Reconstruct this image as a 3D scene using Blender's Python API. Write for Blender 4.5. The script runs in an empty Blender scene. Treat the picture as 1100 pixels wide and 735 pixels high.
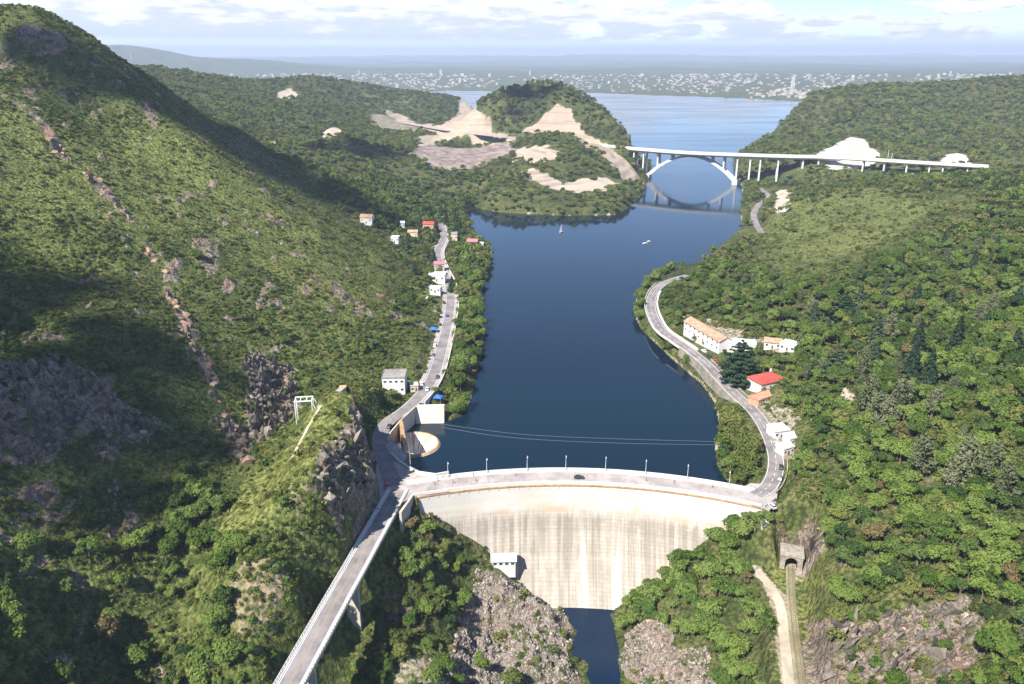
import bpy, bmesh, math, random
import numpy as np
from mathutils import Vector, Matrix

random.seed(7)
rng = np.random.default_rng(7)
S = bpy.context.scene
COL = S.collection
PI = math.pi

# ------------------------------------------------------------------ camera
FPX, CX, CY, CAMZ = 815.0, 550.0, 367.5, 172.0
PITCH = math.atan((CY - 66.0) / FPX)
SP, CP = math.sin(PITCH), math.cos(PITCH)


def px(u, v, z=8.0):
    """point of the level z seen along a line of sight of the survey photo"""
    k = SP + (v - CY) / FPX * CP
    zc = (CAMZ - z) / k
    return ((u - CX) / FPX * zc, (zc - (CAMZ - z) * SP) / CP)


def px3(u, v, z=8.0):
    x, y = px(u, v, z)
    return Vector((x, y, z))


def at(u, zc, z):
    return ((u - CX) / FPX * zc, (zc - (CAMZ - z) * SP) / CP, z)


def atd(u, v, zc):
    z = CAMZ - zc * (SP + (v - CY) / FPX * CP)
    return at(u, zc, z)


cam = bpy.data.cameras.new('camera')
cam_o = bpy.data.objects.new('camera', cam)
COL.objects.link(cam_o)
cam.sensor_width = 36.0
cam.lens = 36.0 * FPX / 1100.0
cam.clip_start = 1.0
cam.clip_end = 120000.0
cam_o.location = (0, 0, CAMZ)
cam_o.rotation_euler = (PI / 2 - PITCH, 0, 0)
S.camera = cam_o

# ------------------------------------------------------------------ numpy noise


def _hash(i, j, seed):
    h = (i * 374761393 + j * 668265263 + seed * 974634777) & 0xFFFFFFFF
    h = ((h ^ (h >> 13)) * 1274126177) & 0xFFFFFFFF
    h = (h ^ (h >> 16)) & 0xFFFFFFFF
    return h.astype(np.float64) / 4294967295.0


def vnoise(x, y, seed=0):
    xi = np.floor(x).astype(np.int64)
    yi = np.floor(y).astype(np.int64)
    fx, fy = x - xi, y - yi
    fx = fx * fx * fx * (fx * (fx * 6 - 15) + 10)
    fy = fy * fy * fy * (fy * (fy * 6 - 15) + 10)
    a, b = _hash(xi, yi, seed), _hash(xi + 1, yi, seed)
    c, d = _hash(xi, yi + 1, seed), _hash(xi + 1, yi + 1, seed)
    return (a + (b - a) * fx) * (1 - fy) + (c + (d - c) * fx) * fy


def fbm(x, y, octaves=4, seed=0, gain=0.5):
    s, a, t = 0.0, 1.0, 0.0
    for o in range(octaves):
        s = s + a * (vnoise(x * 2 ** o + 17.3 * o, y * 2 ** o - 9.1 * o, seed + o) - 0.5)
        t += a
        a *= gain
    return s / t * 2.0


def ridged(x, y, octaves=4, seed=0):
    s, a, t = 0.0, 1.0, 0.0
    for o in range(octaves):
        n = 1 - np.abs(2 * vnoise(x * 2 ** o + 5.7 * o, y * 2 ** o + 3.3 * o, seed + o) - 1)
        s = s + a * n * n
        t += a
        a *= 0.55
    return s / t


def sstep(a, b, x):
    t = np.clip((x - a) / (b - a), 0, 1)
    return t * t * (3 - 2 * t)


def seg_dist(x, y, pts, closed):
    """distance to a polyline, and for it the interpolated 3rd coordinate"""
    best = np.full(x.shape, 1e18)
    zz = np.zeros(x.shape)
    n = len(pts)
    for i in range(n if closed else n - 1):
        a, b = pts[i], pts[(i + 1) % n]
        dx, dy = b[0] - a[0], b[1] - a[1]
        L = dx * dx + dy * dy + 1e-12
        t = np.clip(((x - a[0]) * dx + (y - a[1]) * dy) / L, 0, 1)
        d = (x - a[0] - t * dx) ** 2 + (y - a[1] - t * dy) ** 2
        m = d < best
        best = np.where(m, d, best)
        if len(a) > 2:
            zz = np.where(m, a[2] + t * (b[2] - a[2]), zz)
    return np.sqrt(best), zz


def inside(x, y, pts):
    r = np.zeros(x.shape, bool)
    n = len(pts)
    for i in range(n):
        x1, y1 = pts[i][:2]
        x2, y2 = pts[(i + 1) % n][:2]
        c = (y1 > y) != (y2 > y)
        r ^= c & (x < (x2 - x1) * (y - y1) / ((y2 - y1) if y2 != y1 else 1e-12) + x1)
    return r


def sdf(x, y, pts):
    """signed distance, negative inside"""
    d, _ = seg_dist(x, y, pts, True)
    return np.where(inside(x, y, pts), -d, d)


# ------------------------------------------------------------------ terrain control heights
CTRL = []


def c_d(*rows):            # (u, v, depth)
    for u, v, zc in rows:
        CTRL.append(atd(u, v, zc))


def c_z(*rows):            # (u, v, height)
    for u, v, z in rows:
        x, y = px(u, v, z)
        CTRL.append((x, y, z))


def c_w(*rows):            # (u, depth, height)
    for u, zc, z in rows:
        CTRL.append(at(u, zc, z))


# big hill on the left: peak, ridge, sunny spur
c_d((0, 3, 570), (20, 5, 560), (40, 8, 560), (80, 30, 575), (110, 48, 590), (150, 80, 660), (20, 50, 530), (60, 90, 530),
    (100, 130, 525), (142, 98, 560), (172, 127, 545), (199, 142, 540), (226, 160, 545), (256, 184, 550), (292, 208, 560), (328, 226, 575),
    (363, 244, 590), (400, 258, 610), (430, 272, 640), (180, 180, 515), (230, 220, 505), (270, 240, 510), (300, 260, 505), (330, 300, 480),
    (400, 300, 540), (400, 350, 458), (380, 370, 430), (350, 400, 405), (440, 320, 560), (430, 290, 590))
# dark face behind the spur
c_d((175, 92, 730), (199, 112, 740), (226, 127, 760), (250, 136, 780), (286, 160, 800), (310, 172, 800), (351, 190, 810), (400, 222, 800), (430, 240, 790))
c_w((172, 610, 128), (226, 640, 92), (292, 655, 58), (363, 690, 30), (410, 720, 16), (300, 720, 60), (230, 700, 100))
c_w((20, 800, 150), (-200, 900, 150), (120, 900, 140), (-200, 600, 230), (-350, 450, 200))
c_w((200, 1000, 95), (280, 980, 68), (330, 930, 50))
# rocky spine down the slope and what is left of it
c_d((45, 110, 500), (60, 150, 470), (130, 230, 445), (165, 280, 425), (190, 330, 400), (215, 370, 372), (235, 420, 345), (250, 475, 318),
    (0, 735, 187), (0, 650, 207), (0, 560, 235), (0, 500, 258), (0, 385, 292), (0, 350, 325), (0, 250, 390), (0, 150, 450), (0, 60, 530),
    (60, 385, 300), (60, 495, 272), (100, 250, 420), (150, 350, 350), (130, 395, 318), (140, 480, 292), (120, 600, 246))
c_w((-150, 250, 95), (-150, 170, 62), (-150, 350, 130), (-300, 250, 150), (-150, 120, 50))
# ravine right of the spine, cliff, foot
c_d((230, 300, 436), (262, 350, 412), (285, 400, 388), (268, 385, 380))
c_z((300, 440, 14), (310, 415, 17), (270, 470, 16), (255, 520, 20), (210, 560, 17), (200, 640, 6), (180, 700, 2), (200, 735, 0), (100, 735, 8), (100, 650, 15))
# grassy spur with the frame, cliff above the road
c_z((345, 435, 39), (370, 424, 42), (385, 445, 36), (352, 498, 38), (332, 528, 34), (312, 558, 28), (322, 450, 33), (300, 480, 28), (300, 520, 31),
    (262, 560, 24), (245, 610, 20), (280, 640, 17), (270, 700, 9), (260, 735, 4), (300, 600, 22), (315, 640, 14), (390, 420, 22), (398, 440, 14))
# left lakeside terrace
for u, v in ((440, 437), (467, 400), (474, 375), (480, 350), (483, 315), (476, 290), (470, 270), (478, 250), (425, 415), (500, 395), (505, 330), (510, 285)):
    c_z((u, v, 7.5 if u < 490 else 4))
c_z((430, 235, 12), (400, 215, 26), (460, 225, 8), (500, 214, 3), (470, 205, 14), (450, 235, 9))
# small dark hill and the wooded hills beyond
c_d((385, 152, 1060), (340, 165, 990), (430, 170, 1080), (455, 190, 1020), (300, 150, 1180), (250, 130, 1180), (200, 110, 1250), (360, 140, 1300), (400, 142, 1380),
    (160, 75, 1550), (215, 85, 1600), (245, 88, 1750), (300, 89, 1900), (345, 86, 1950), (400, 95, 2000), (450, 100, 2000), (490, 106, 1980), (300, 110, 1600), (400, 115, 1780), (350, 115, 1550))
c_w((385, 1180, 46), (340, 1150, 48), (160, 2300, 60), (300, 2600, 20), (400, 2600, 8), (480, 2300, 6), (60, 1500, 150), (-100, 1500, 160), (-100, 2500, 80))
# peninsula
c_d((583, 92, 1480), (550, 98, 1480), (522, 108, 1480), (612, 97, 1450), (640, 114, 1400), (665, 134, 1330), (688, 152, 1260), (600, 115, 1400), (560, 130, 1420),
    (600, 140, 1390), (520, 128, 1440), (602, 146, 1215), (640, 160, 1180), (570, 160, 1190), (632, 166, 1085), (610, 178, 1045), (575, 185, 1010), (650, 192, 1030), (600, 200, 990),
    (610, 214, 940), (540, 203, 955), (490, 166, 1230), (450, 165, 1180), (470, 152, 1400), (540, 170, 1180), (660, 215, 950), (680, 190, 1090), (560, 215, 925))
c_w((583, 1650, 70), (640, 1600, 30), (540, 1750, 40), (583, 1850, 2))
for u, v in ((400, 126), (440, 134), (480, 141), (520, 145), (560, 149)):
    c_z((u, v, 42))
# right: far hill
c_w((800, 1128, 2), (806, 1120, 3), (822, 1115, 5), (838, 1110, 9), (848, 1108, 20), (806, 1060, 4), (830, 1040, 8))
c_d((806, 156, 1350), (822, 140, 1420), (850, 118, 1520), (880, 101, 1620), (930, 93, 1680), (1000, 92, 1680), (1050, 88, 1680), (1100, 87, 1660), (900, 140, 1360),
    (1000, 140, 1300), (1000, 115, 1480), (1100, 140, 1250), (1000, 165, 1130), (840, 150, 1300), (1100, 115, 1450), (920, 155, 1240), (860, 163, 1190))
c_w((900, 2200, 20), (1000, 2400, 40), (1100, 2400, 60), (1300, 1700, 140), (1300, 1200, 100), (1300, 2500, 80), (850, 1900, 2))
for u, v in ((880, 166), (960, 172), (1062, 178)):
    c_z((u, v, 38 if u == 960 else 42))
c_z((930, 180, 30), (990, 184, 30), (1040, 186, 34))
# right: nearer hill
c_d((1100, 192, 720), (1050, 192, 760), (1000, 198, 780), (950, 199, 800), (900, 204, 800), (860, 216, 790), (832, 236, 770), (816, 252, 745), (1000, 240, 620), (1100, 240, 580), (900, 250, 640),
    (850, 300, 545), (900, 300, 520), (1000, 300, 480), (1100, 300, 440), (850, 260, 680), (1100, 350, 375), (1000, 350, 400), (900, 350, 445), (1100, 400, 312), (1000, 400, 337),
    (900, 400, 378), (1100, 500, 256), (1000, 500, 281), (900, 500, 306), (1100, 600, 215), (1000, 600, 240), (900, 600, 262), (1100, 735, 180), (1000, 735, 204), (1000, 660, 227),
    (1050, 700, 205), (920, 655, 244), (920, 735, 219))
c_w((1300, 300, 80), (1300, 200, 62), (1300, 500, 90), (1300, 800, 100), (1300, 130, 50), (1000, 960, 34), (900, 990, 24), (860, 1010, 16), (1100, 950, 42))
c_z((780, 290, 18), (740, 320, 12), (755, 350, 13), (800, 350, 17), (850, 400, 18), (800, 370, 14), (825, 410, 12), (850, 440, 13), (845, 470, 10), (850, 520, 12),
    (838, 505, 8), (700, 325, 8), (730, 300, 9), (780, 262, 8), (740, 376, 9), (820, 215, 12), (800, 215, 5), (815, 235, 10), (840, 200, 16),
    (880, 640, 0), (868, 610, -2), (850, 575, 4), (850, 640, -10), (860, 700, -10), (862, 735, -10), (835, 640, -11), (845, 720, -11), (895, 690, 2))
# gorge below the dam
c_z((820, 556, 3), (790, 572, -3), (760, 600, -14), (800, 650, -16), (780, 720, -24), (740, 650, -26), (720, 640, -30), (700, 700, -36), (740, 720, -32), (660, 668, -41), (640, 735, -42), (680, 735, -40),
    (600, 690, -38), (570, 700, -34), (560, 645, -31), (535, 612, -23), (515, 605, -21), (500, 640, -28), (520, 690, -38), (545, 735, -39), (590, 735, -37), (500, 720, -30),
    (450, 600, -8), (470, 570, -6), (445, 552, 2), (420, 650, -12), (400, 700, -18), (440, 720, -20), (370, 690, -16), (350, 725, -14), (395, 640, -8), (430, 590, -4), (480, 650, -22),
    (330, 735, -12), (620, 665, -41))
c_w((640, 200, -44), (500, 180, -40), (780, 180, -32), (640, 120, -46), (400, 170, -20), (400, 100, -30), (900, 150, -8), (250, 150, -4), (300, 180, -6), (100, 140, 10), (0, 120, 22), (1100, 120, 30))
# far plain, distant hills
c_w((480, 5200, 4), (640, 4700, 4), (760, 4200, 4), (870, 3700, 5), (300, 4500, 30), (200, 4000, 45), (350, 6500, 60), (550, 7000, 60), (750, 6500, 60), (950, 6000, 70), (1100, 5000, 60), (1100, 3500, 60),
    (550, 10000, 90), (200, 10000, 110), (900, 10000, 100), (1100, 9000, 100))
c_d((118, 47, 7500), (135, 48, 7500), (165, 53, 7500), (200, 66, 7400), (230, 79, 7000), (80, 45, 7500), (832, 96, 4050), (855, 98, 4100), (810, 101, 4000))
c_w((140, 10500, 120), (0, 7500, 310), (-150, 7500, 240), (-300, 6000, 160), (100, 5000, 70), (180, 5600, 60), (950, 4200, 40), (855, 4700, 30), (900, 3900, 12))
for u, z in ((-200, 620), (0, 560), (200, 480), (400, 560), (550, 520), (700, 600), (850, 520), (1000, 620), (1200, 560)):
    c_w((u, 21000, z * .5), (u, 30000, z * .45), (u, 15000, 130))

CT = np.array(CTRL)


def _q(x, y):
    return np.arctan2(x, y), 0.5 * np.log(x * x + y * y)


_qa, _ql = _q(CT[:, 0], CT[:, 1])
_C2 = 0.02 ** 2
_A = np.sqrt((_qa[:, None] - _qa[None]) ** 2 + (_ql[:, None] - _ql[None]) ** 2 + _C2)
_n = len(CT)
_M = np.zeros((_n + 1, _n + 1))
_M[:_n, :_n] = _A - 0.0
_M[:_n, :_n] -= np.eye(_n) * 0.0002
_M[:_n, _n] = 1
_M[_n, :_n] = 1
_W = np.linalg.solve(_M, np.append(CT[:, 2], 0))


def base_h(x, y):
    x, y = np.asarray(x, float), np.asarray(y, float)
    sh = x.shape
    a, l = _q(x.ravel(), y.ravel())
    out = np.full(a.shape, _W[-1])
    for s in range(0, len(a), 20000):
        aa, ll = a[s:s + 20000, None], l[s:s + 20000, None]
        out[s:s + 20000] += np.sqrt((aa - _qa) ** 2 + (ll - _ql) ** 2 + _C2) @ _W[:-1]
    return out.reshape(sh)


_T = 90.0 * np.exp(np.linspace(0, math.log(12000 / 90.0), 900))


def hit(u, v, lift=0.0):
    """where a line of sight meets the base ground"""
    d = np.array([(u - CX) / FPX, CP + (v - CY) / FPX * SP * -1, -SP - (v - CY) / FPX * CP])
    x, y, z = d[0] * _T, d[1] * _T, CAMZ + d[2] * _T
    g = z - lift - base_h(x, y)
    k = np.argmax(g < 0) if (g < 0).any() else len(g) - 1
    if k == 0:
        return (x[0], y[0])
    t = g[k - 1] / (g[k - 1] - g[k] + 1e-9)
    return (x[k - 1] + t * (x[k] - x[k - 1]), y[k - 1] + t * (y[k] - y[k - 1]))


def poly(*uv):
    return [hit(u, v) for u, v in uv]


# ------------------------------------------------------------------ plan of the made things
# dam: circle through three points of the crest's lower edge
def circ3(a, b, c):
    (ax, ay), (bx, by), (cx, cy) = a, b, c
    d = 2 * (ax * (by - cy) + bx * (cy - ay) + cx * (ay - by))
    ux = ((ax * ax + ay * ay) * (by - cy) + (bx * bx + by * by) * (cy - ay) + (cx * cx + cy * cy) * (ay - by)) / d
    uy = ((ax * ax + ay * ay) * (cx - bx) + (bx * bx + by * by) * (ax - cx) + (cx * cx + cy * cy) * (bx - ax)) / d
    return ux, uy, math.hypot(ax - ux, ay - uy)


CREST = 8.0
DCX, DCY, DR = circ3(px(443, 533), px(622, 519), px(815, 543))
DW = 11.0                                    # crest width
A0 = math.atan2(px(443, 533)[0] - DCX, px(443, 533)[1] - DCY)
A1 = math.atan2(px(818, 543)[0] - DCX, px(818, 543)[1] - DCY)


def dam_pt(a, r, z=CREST):
    return Vector((DCX + math.sin(a) * r, DCY + math.cos(a) * r, z))


def road_px(pts, z=8.0):
    out = []
    for p in pts:
        zz = p[2] if len(p) > 2 else z
        x, y = px(p[0], p[1], zz)
        out.append((x, y, zz))
    return out


def smooth_line(pts, n=6):
    """Catmull-Rom through 3D points"""
    P = [Vector(p) for p in pts]
    out = []
    for i in range(len(P) - 1):
        p0, p1, p2, p3 = P[max(i - 1, 0)], P[i], P[i + 1], P[min(i + 2, len(P) - 1)]
        for k in range(n):
            t = k / n
            out.append(0.5 * ((2 * p1) + (p2 - p0) * t + (2 * p0 - 5 * p1 + 4 * p2 - p3) * t * t + (3 * p1 - p0 - 3 * p2 + p3) * t ** 3))
    out.append(P[-1])
    return out


LEFT_ROAD = smooth_line(road_px([(424, 522), (415, 500), (409, 482), (409, 466), (417, 453), (438, 438), (457, 418), (467, 400), (473, 380), (480, 350), (484, 325), (482, 305), (475, 290), (470, 272), (477, 255), (474, 240)]))
RIGHT_ROAD = smooth_line(road_px([(812, 532), (826, 522), (833, 505), (832, 485), (822, 460), (808, 440), (790, 424), (774, 407), (758, 390), (742, 377), (726, 366), (711, 355), (703, 342), (699, 328), (702, 315), (712, 305), (728, 299), (740, 296)]))
FAR_ROAD = smooth_line(road_px([(818, 250, 12), (812, 240, 10), (810, 229, 10), (816, 219, 10), (826, 212, 10), (820, 205, 10), (810, 199, 10)]))
BRIDGE_ROAD = smooth_line(road_px([(428, 526), (415, 549), (399, 577.5), (382, 608), (365, 638), (332.6, 696), (313.6, 730), (285, 782), (258, 831)]))
HIGHWAY = smooth_line([(*px(u, v, 43), 43) for u, v in ((395, 125), (440, 133), (480, 140), (520, 145), (560, 149), (600, 152.5), (640, 156), (690, 160.5), (742, 164.3), (800, 166.5), (850, 168), (880, 168.5), (920, 170.5), (960, 173), (1010, 176), (1062, 179))], 5)
RAIL = smooth_line(road_px([(849, 612, -9.6), (850, 640, -9.8), (854, 680, -10), (861, 735, -10), (875, 800, -10)]), 8)
PATH = smooth_line(road_px([(812, 612, -11), (826, 628, -10.6), (838, 650, -10.5), (843, 690, -10.6), (848, 735, -10.6), (858, 800, -10.6)]), 8)

up_edge = DR + DW
LAKE = [tuple(dam_pt(A1 + (A0 - A1) * k / 14, up_edge)[:2]) for k in range(15)][:-1]
LAKE += [px(u, v, 8) for u, v in ((482, 508), (468, 510), (450, 507), (437, 500), (429, 494), (421, 486), (418, 476))]
LAKE += [px(u, v, 0) for u, v in ((426, 470), (430, 455), (446, 449), (477, 449), (482, 452), (500, 446), (507, 425), (514, 395), (519, 370), (519, 345), (515, 320), (522, 300), (529, 280), (526, 264), (512, 251),
                                         (504, 240), (503, 228), (508, 221), (520, 226), (545, 229), (570, 230), (610, 232), (660, 231), (678, 222), (690, 208), (697, 194), (700, 180), (700, 168))]
LAKE += [at(u, zc, 0)[:2] for u, zc in ((696, 1330), (676, 1430), (648, 1560), (610, 1800), (550, 1900), (510, 2150), (470, 2450), (400, 2900), (380, 3800), (440, 4300), (480, 4750), (560, 4600), (640, 4400), (700, 4100), (760, 3900), (800, 3750), (860, 3450), (930, 2900), (900, 2400), (860, 1950), (830, 1640), (800, 1430))]
LAKE += [px(u, v, 0) for u, v in ((788, 172), (789, 182), (795, 194), (798, 208), (795, 225), (797, 245), (780, 259), (765, 271), (745, 289), (722, 294), (700, 300), (685, 314), (680, 335), (688, 353), (703, 368), (720, 384), (737, 399), (754, 413), (767, 432), (772, 455), (768, 480), (770, 500), (778, 514))]
POND = [px(u, v, -40) for u, v in ((604, 655), (612, 667), (620, 678), (614, 692), (612, 706), (626, 710), (630, 714), (628, 724), (634, 735), (640, 760), (690, 770), (668, 735), (664, 712), (666, 695), (660, 672), (652, 655))]
# ------------------------------------------------------------------ terrain grid (fan of rays of the compass, log steps outward)
NA = 760
AZ = np.radians(np.linspace(-47, 47, NA))
RAD = np.concatenate([np.exp(np.linspace(math.log(75), math.log(1900), 900)), np.exp(np.linspace(math.log(1900), math.log(32000), 170))[1:]])
NR = len(RAD)
LOGR = np.log(RAD)
GA, GR = np.meshgrid(AZ, RAD)
GX, GY = np.sin(GA) * GR, np.cos(GA) * GR

# zones on the ground, outlines taken where the sight lines meet the base ground
Z_ROCK = [
    (poly((-60, 370), (0, 388), (60, 378), (90, 400), (128, 425), (165, 447), (150, 478), (110, 470), (60, 488), (0, 500), (-60, 500)), 1.0, 3.0),
    (poly((12, 42), (32, 24), (52, 26), (74, 40), (70, 58), (40, 58)), .9, 2.0),
    (poly((265, 375), (292, 388), (322, 388), (325, 412), (302, 470), (280, 480), (262, 430)), 1.0, 3.0),
    (poly((230, 455), (262, 462), (276, 492), (262, 506), (240, 478)), 1.0, 2.0),
    (poly((386, 440), (398, 455), (407, 500), (408, 535), (394, 572), (372, 596), (352, 566), (324, 532), (345, 498), (366, 470)), 1.0, 2.5),
    (poly((868, 655), (910, 662), (950, 650), (1010, 655), (1045, 668), (1052, 710), (1010, 745), (880, 745), (866, 700)), .95, 2.5),
    (poly((842, 555), (870, 548), (884, 575), (878, 598), (852, 590)), .8, 1.2),
    (poly((478, 735), (505, 640), (512, 612), (560, 615), (610, 660), (622, 690), (612, 706), (640, 745)), 1.0, 1.6),
    (poly((664, 680), (700, 668), (730, 690), (760, 700), (770, 745), (672, 745)), .9, 1.4),
    (poly((140, 535), (155, 552), (146, 575), (128, 580), (132, 556)), .9, 1.5),
    (poly((174, 595), (186, 600), (178, 625), (160, 634), (164, 615)), .9, 1.5),
    (poly((158, 705), (172, 708), (190, 735), (160, 740)), .9, 1.2),
    (poly((200, 255), (215, 290), (226, 300), (240, 290), (236, 255)), .6, 1.5),
    (poly((410, 640), (430, 635), (450, 670), (440, 680), (418, 660)), .9, 1.2),
    (poly((150, 100), (162, 110), (175, 140), (165, 150), (155, 125)), .6, 1.5),
    (poly((970, 520), (1000, 505), (1015, 520), (985, 532)), .6, 1.0),
]
SPINE = [hit(u, v) for u, v in ((18, 110), (45, 130), (66, 165), (98, 190), (128, 225), (152, 255), (170, 290), (186, 325), (200, 352), (214, 378), (228, 405), (230, 425), (246, 452), (262, 480))]
Z_RED = poly((452, 154), (556, 152), (548, 170), (510, 181), (470, 183), (440, 166))
Z_SOIL = [
    (poly((874, 173), (884, 162), (898, 153), (915, 147), (930, 150), (940, 161), (946, 172), (928, 180), (893, 183)), 1.0, 1.0),
    (poly((1008, 176), (1016, 169), (1027, 166), (1037, 168), (1043, 178)), 1.0, 1.0),
    (poly((599, 112), (612, 118), (624, 134), (642, 148), (662, 165), (694, 188), (672, 195), (654, 176), (640, 163), (622, 152), (600, 141), (572, 144), (556, 143), (578, 131)), .9, .30),
    (poly((513, 107), (520, 109), (513, 119), (523, 139), (490, 146), (452, 154), (470, 140), (490, 125)), .9, .36),
    (poly((548, 164), (566, 158), (598, 160), (604, 168), (575, 175), (556, 173)), .7, .42),
    (poly((552, 182), (574, 180), (604, 196), (650, 190), (664, 197), (642, 207), (602, 206), (572, 196)), .75, .48),
    (poly((392, 121), (412, 122), (440, 131), (455, 138), (440, 142), (400, 136)), .5, .5),
    (poly((440, 145), (470, 143), (478, 153), (452, 156)), .55, .5),
    (poly((294, 98), (310, 94), (324, 103), (300, 105)), 1.0, .5),
    (poly((346, 141), (362, 138), (369, 145), (347, 149)), 1.0, .55),
    (poly((288, 152), (300, 150), (310, 154), (296, 157)), 1.0, .5),
    (poly((262, 590), (300, 600), (322, 640), (298, 680), (250, 690), (236, 640)), .40, .14),
    (poly((300, 520), (322, 525), (338, 560), (320, 575), (306, 545)), .38, .15),
    (poly((425, 715), (470, 708), (480, 740), (420, 740)), .5, .5),
    (poly((845, 575), (862, 565), (880, 590), (858, 605)), .5, .4),
    (poly((838, 235), (846, 228), (850, 205), (835, 205), (826, 222)), .8, .6),
    (poly((462, 320), (470, 285), (488, 285), (490, 330), (492, 380), (470, 440), (455, 445)), .42, .45),
    (poly((735, 335), (800, 352), (860, 372), (850, 385), (790, 372), (745, 358)), .5, .5),
    (poly((836, 440), (858, 445), (862, 490), (838, 495), (820, 450), (800, 425), (800, 408)), .5, .5),
    (poly((905, 415), (925, 430), (918, 445), (904, 432)), .6, .5),
    (poly((545, 222), (600, 234), (672, 231), (678, 227), (620, 228), (570, 226)), .5, .5),
    (poly((930, 178), (1060, 181), (1060, 186), (1000, 190), (940, 187)), .45, .45),
]
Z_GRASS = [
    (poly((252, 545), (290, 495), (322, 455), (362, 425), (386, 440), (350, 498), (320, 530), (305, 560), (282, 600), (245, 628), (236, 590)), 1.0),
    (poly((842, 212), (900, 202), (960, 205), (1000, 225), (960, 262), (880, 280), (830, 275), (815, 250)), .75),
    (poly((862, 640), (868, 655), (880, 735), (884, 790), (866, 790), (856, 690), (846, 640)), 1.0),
    (poly((0, 120), (60, 140), (150, 140), (200, 150), (292, 210), (365, 246), (430, 300), (400, 350), (340, 330), (230, 240), (150, 260), (60, 230), (0, 250)), .7),  # open grass, toned brighter to carry the sunlight of this lit band
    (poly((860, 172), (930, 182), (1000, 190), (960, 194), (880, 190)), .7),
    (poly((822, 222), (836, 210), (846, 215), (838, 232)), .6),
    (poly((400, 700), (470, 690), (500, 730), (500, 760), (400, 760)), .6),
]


def smask(x, y, pg, soft, nz=None, amp=0.0):
    pts = np.array([p[:2] for p in pg])
    pad = soft * 2 + amp * 2 + 2
    sel = (x > pts[:, 0].min() - pad) & (x < pts[:, 0].max() + pad) & (y > pts[:, 1].min() - pad) & (y < pts[:, 1].max() + pad)
    out = np.zeros(x.shape)
    if sel.any():
        d = sdf(x[sel], y[sel], pg)
        if nz is not None:
            d = d + nz[sel] * amp
        out[sel] = sstep(soft, -soft, d)
    return out


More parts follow.
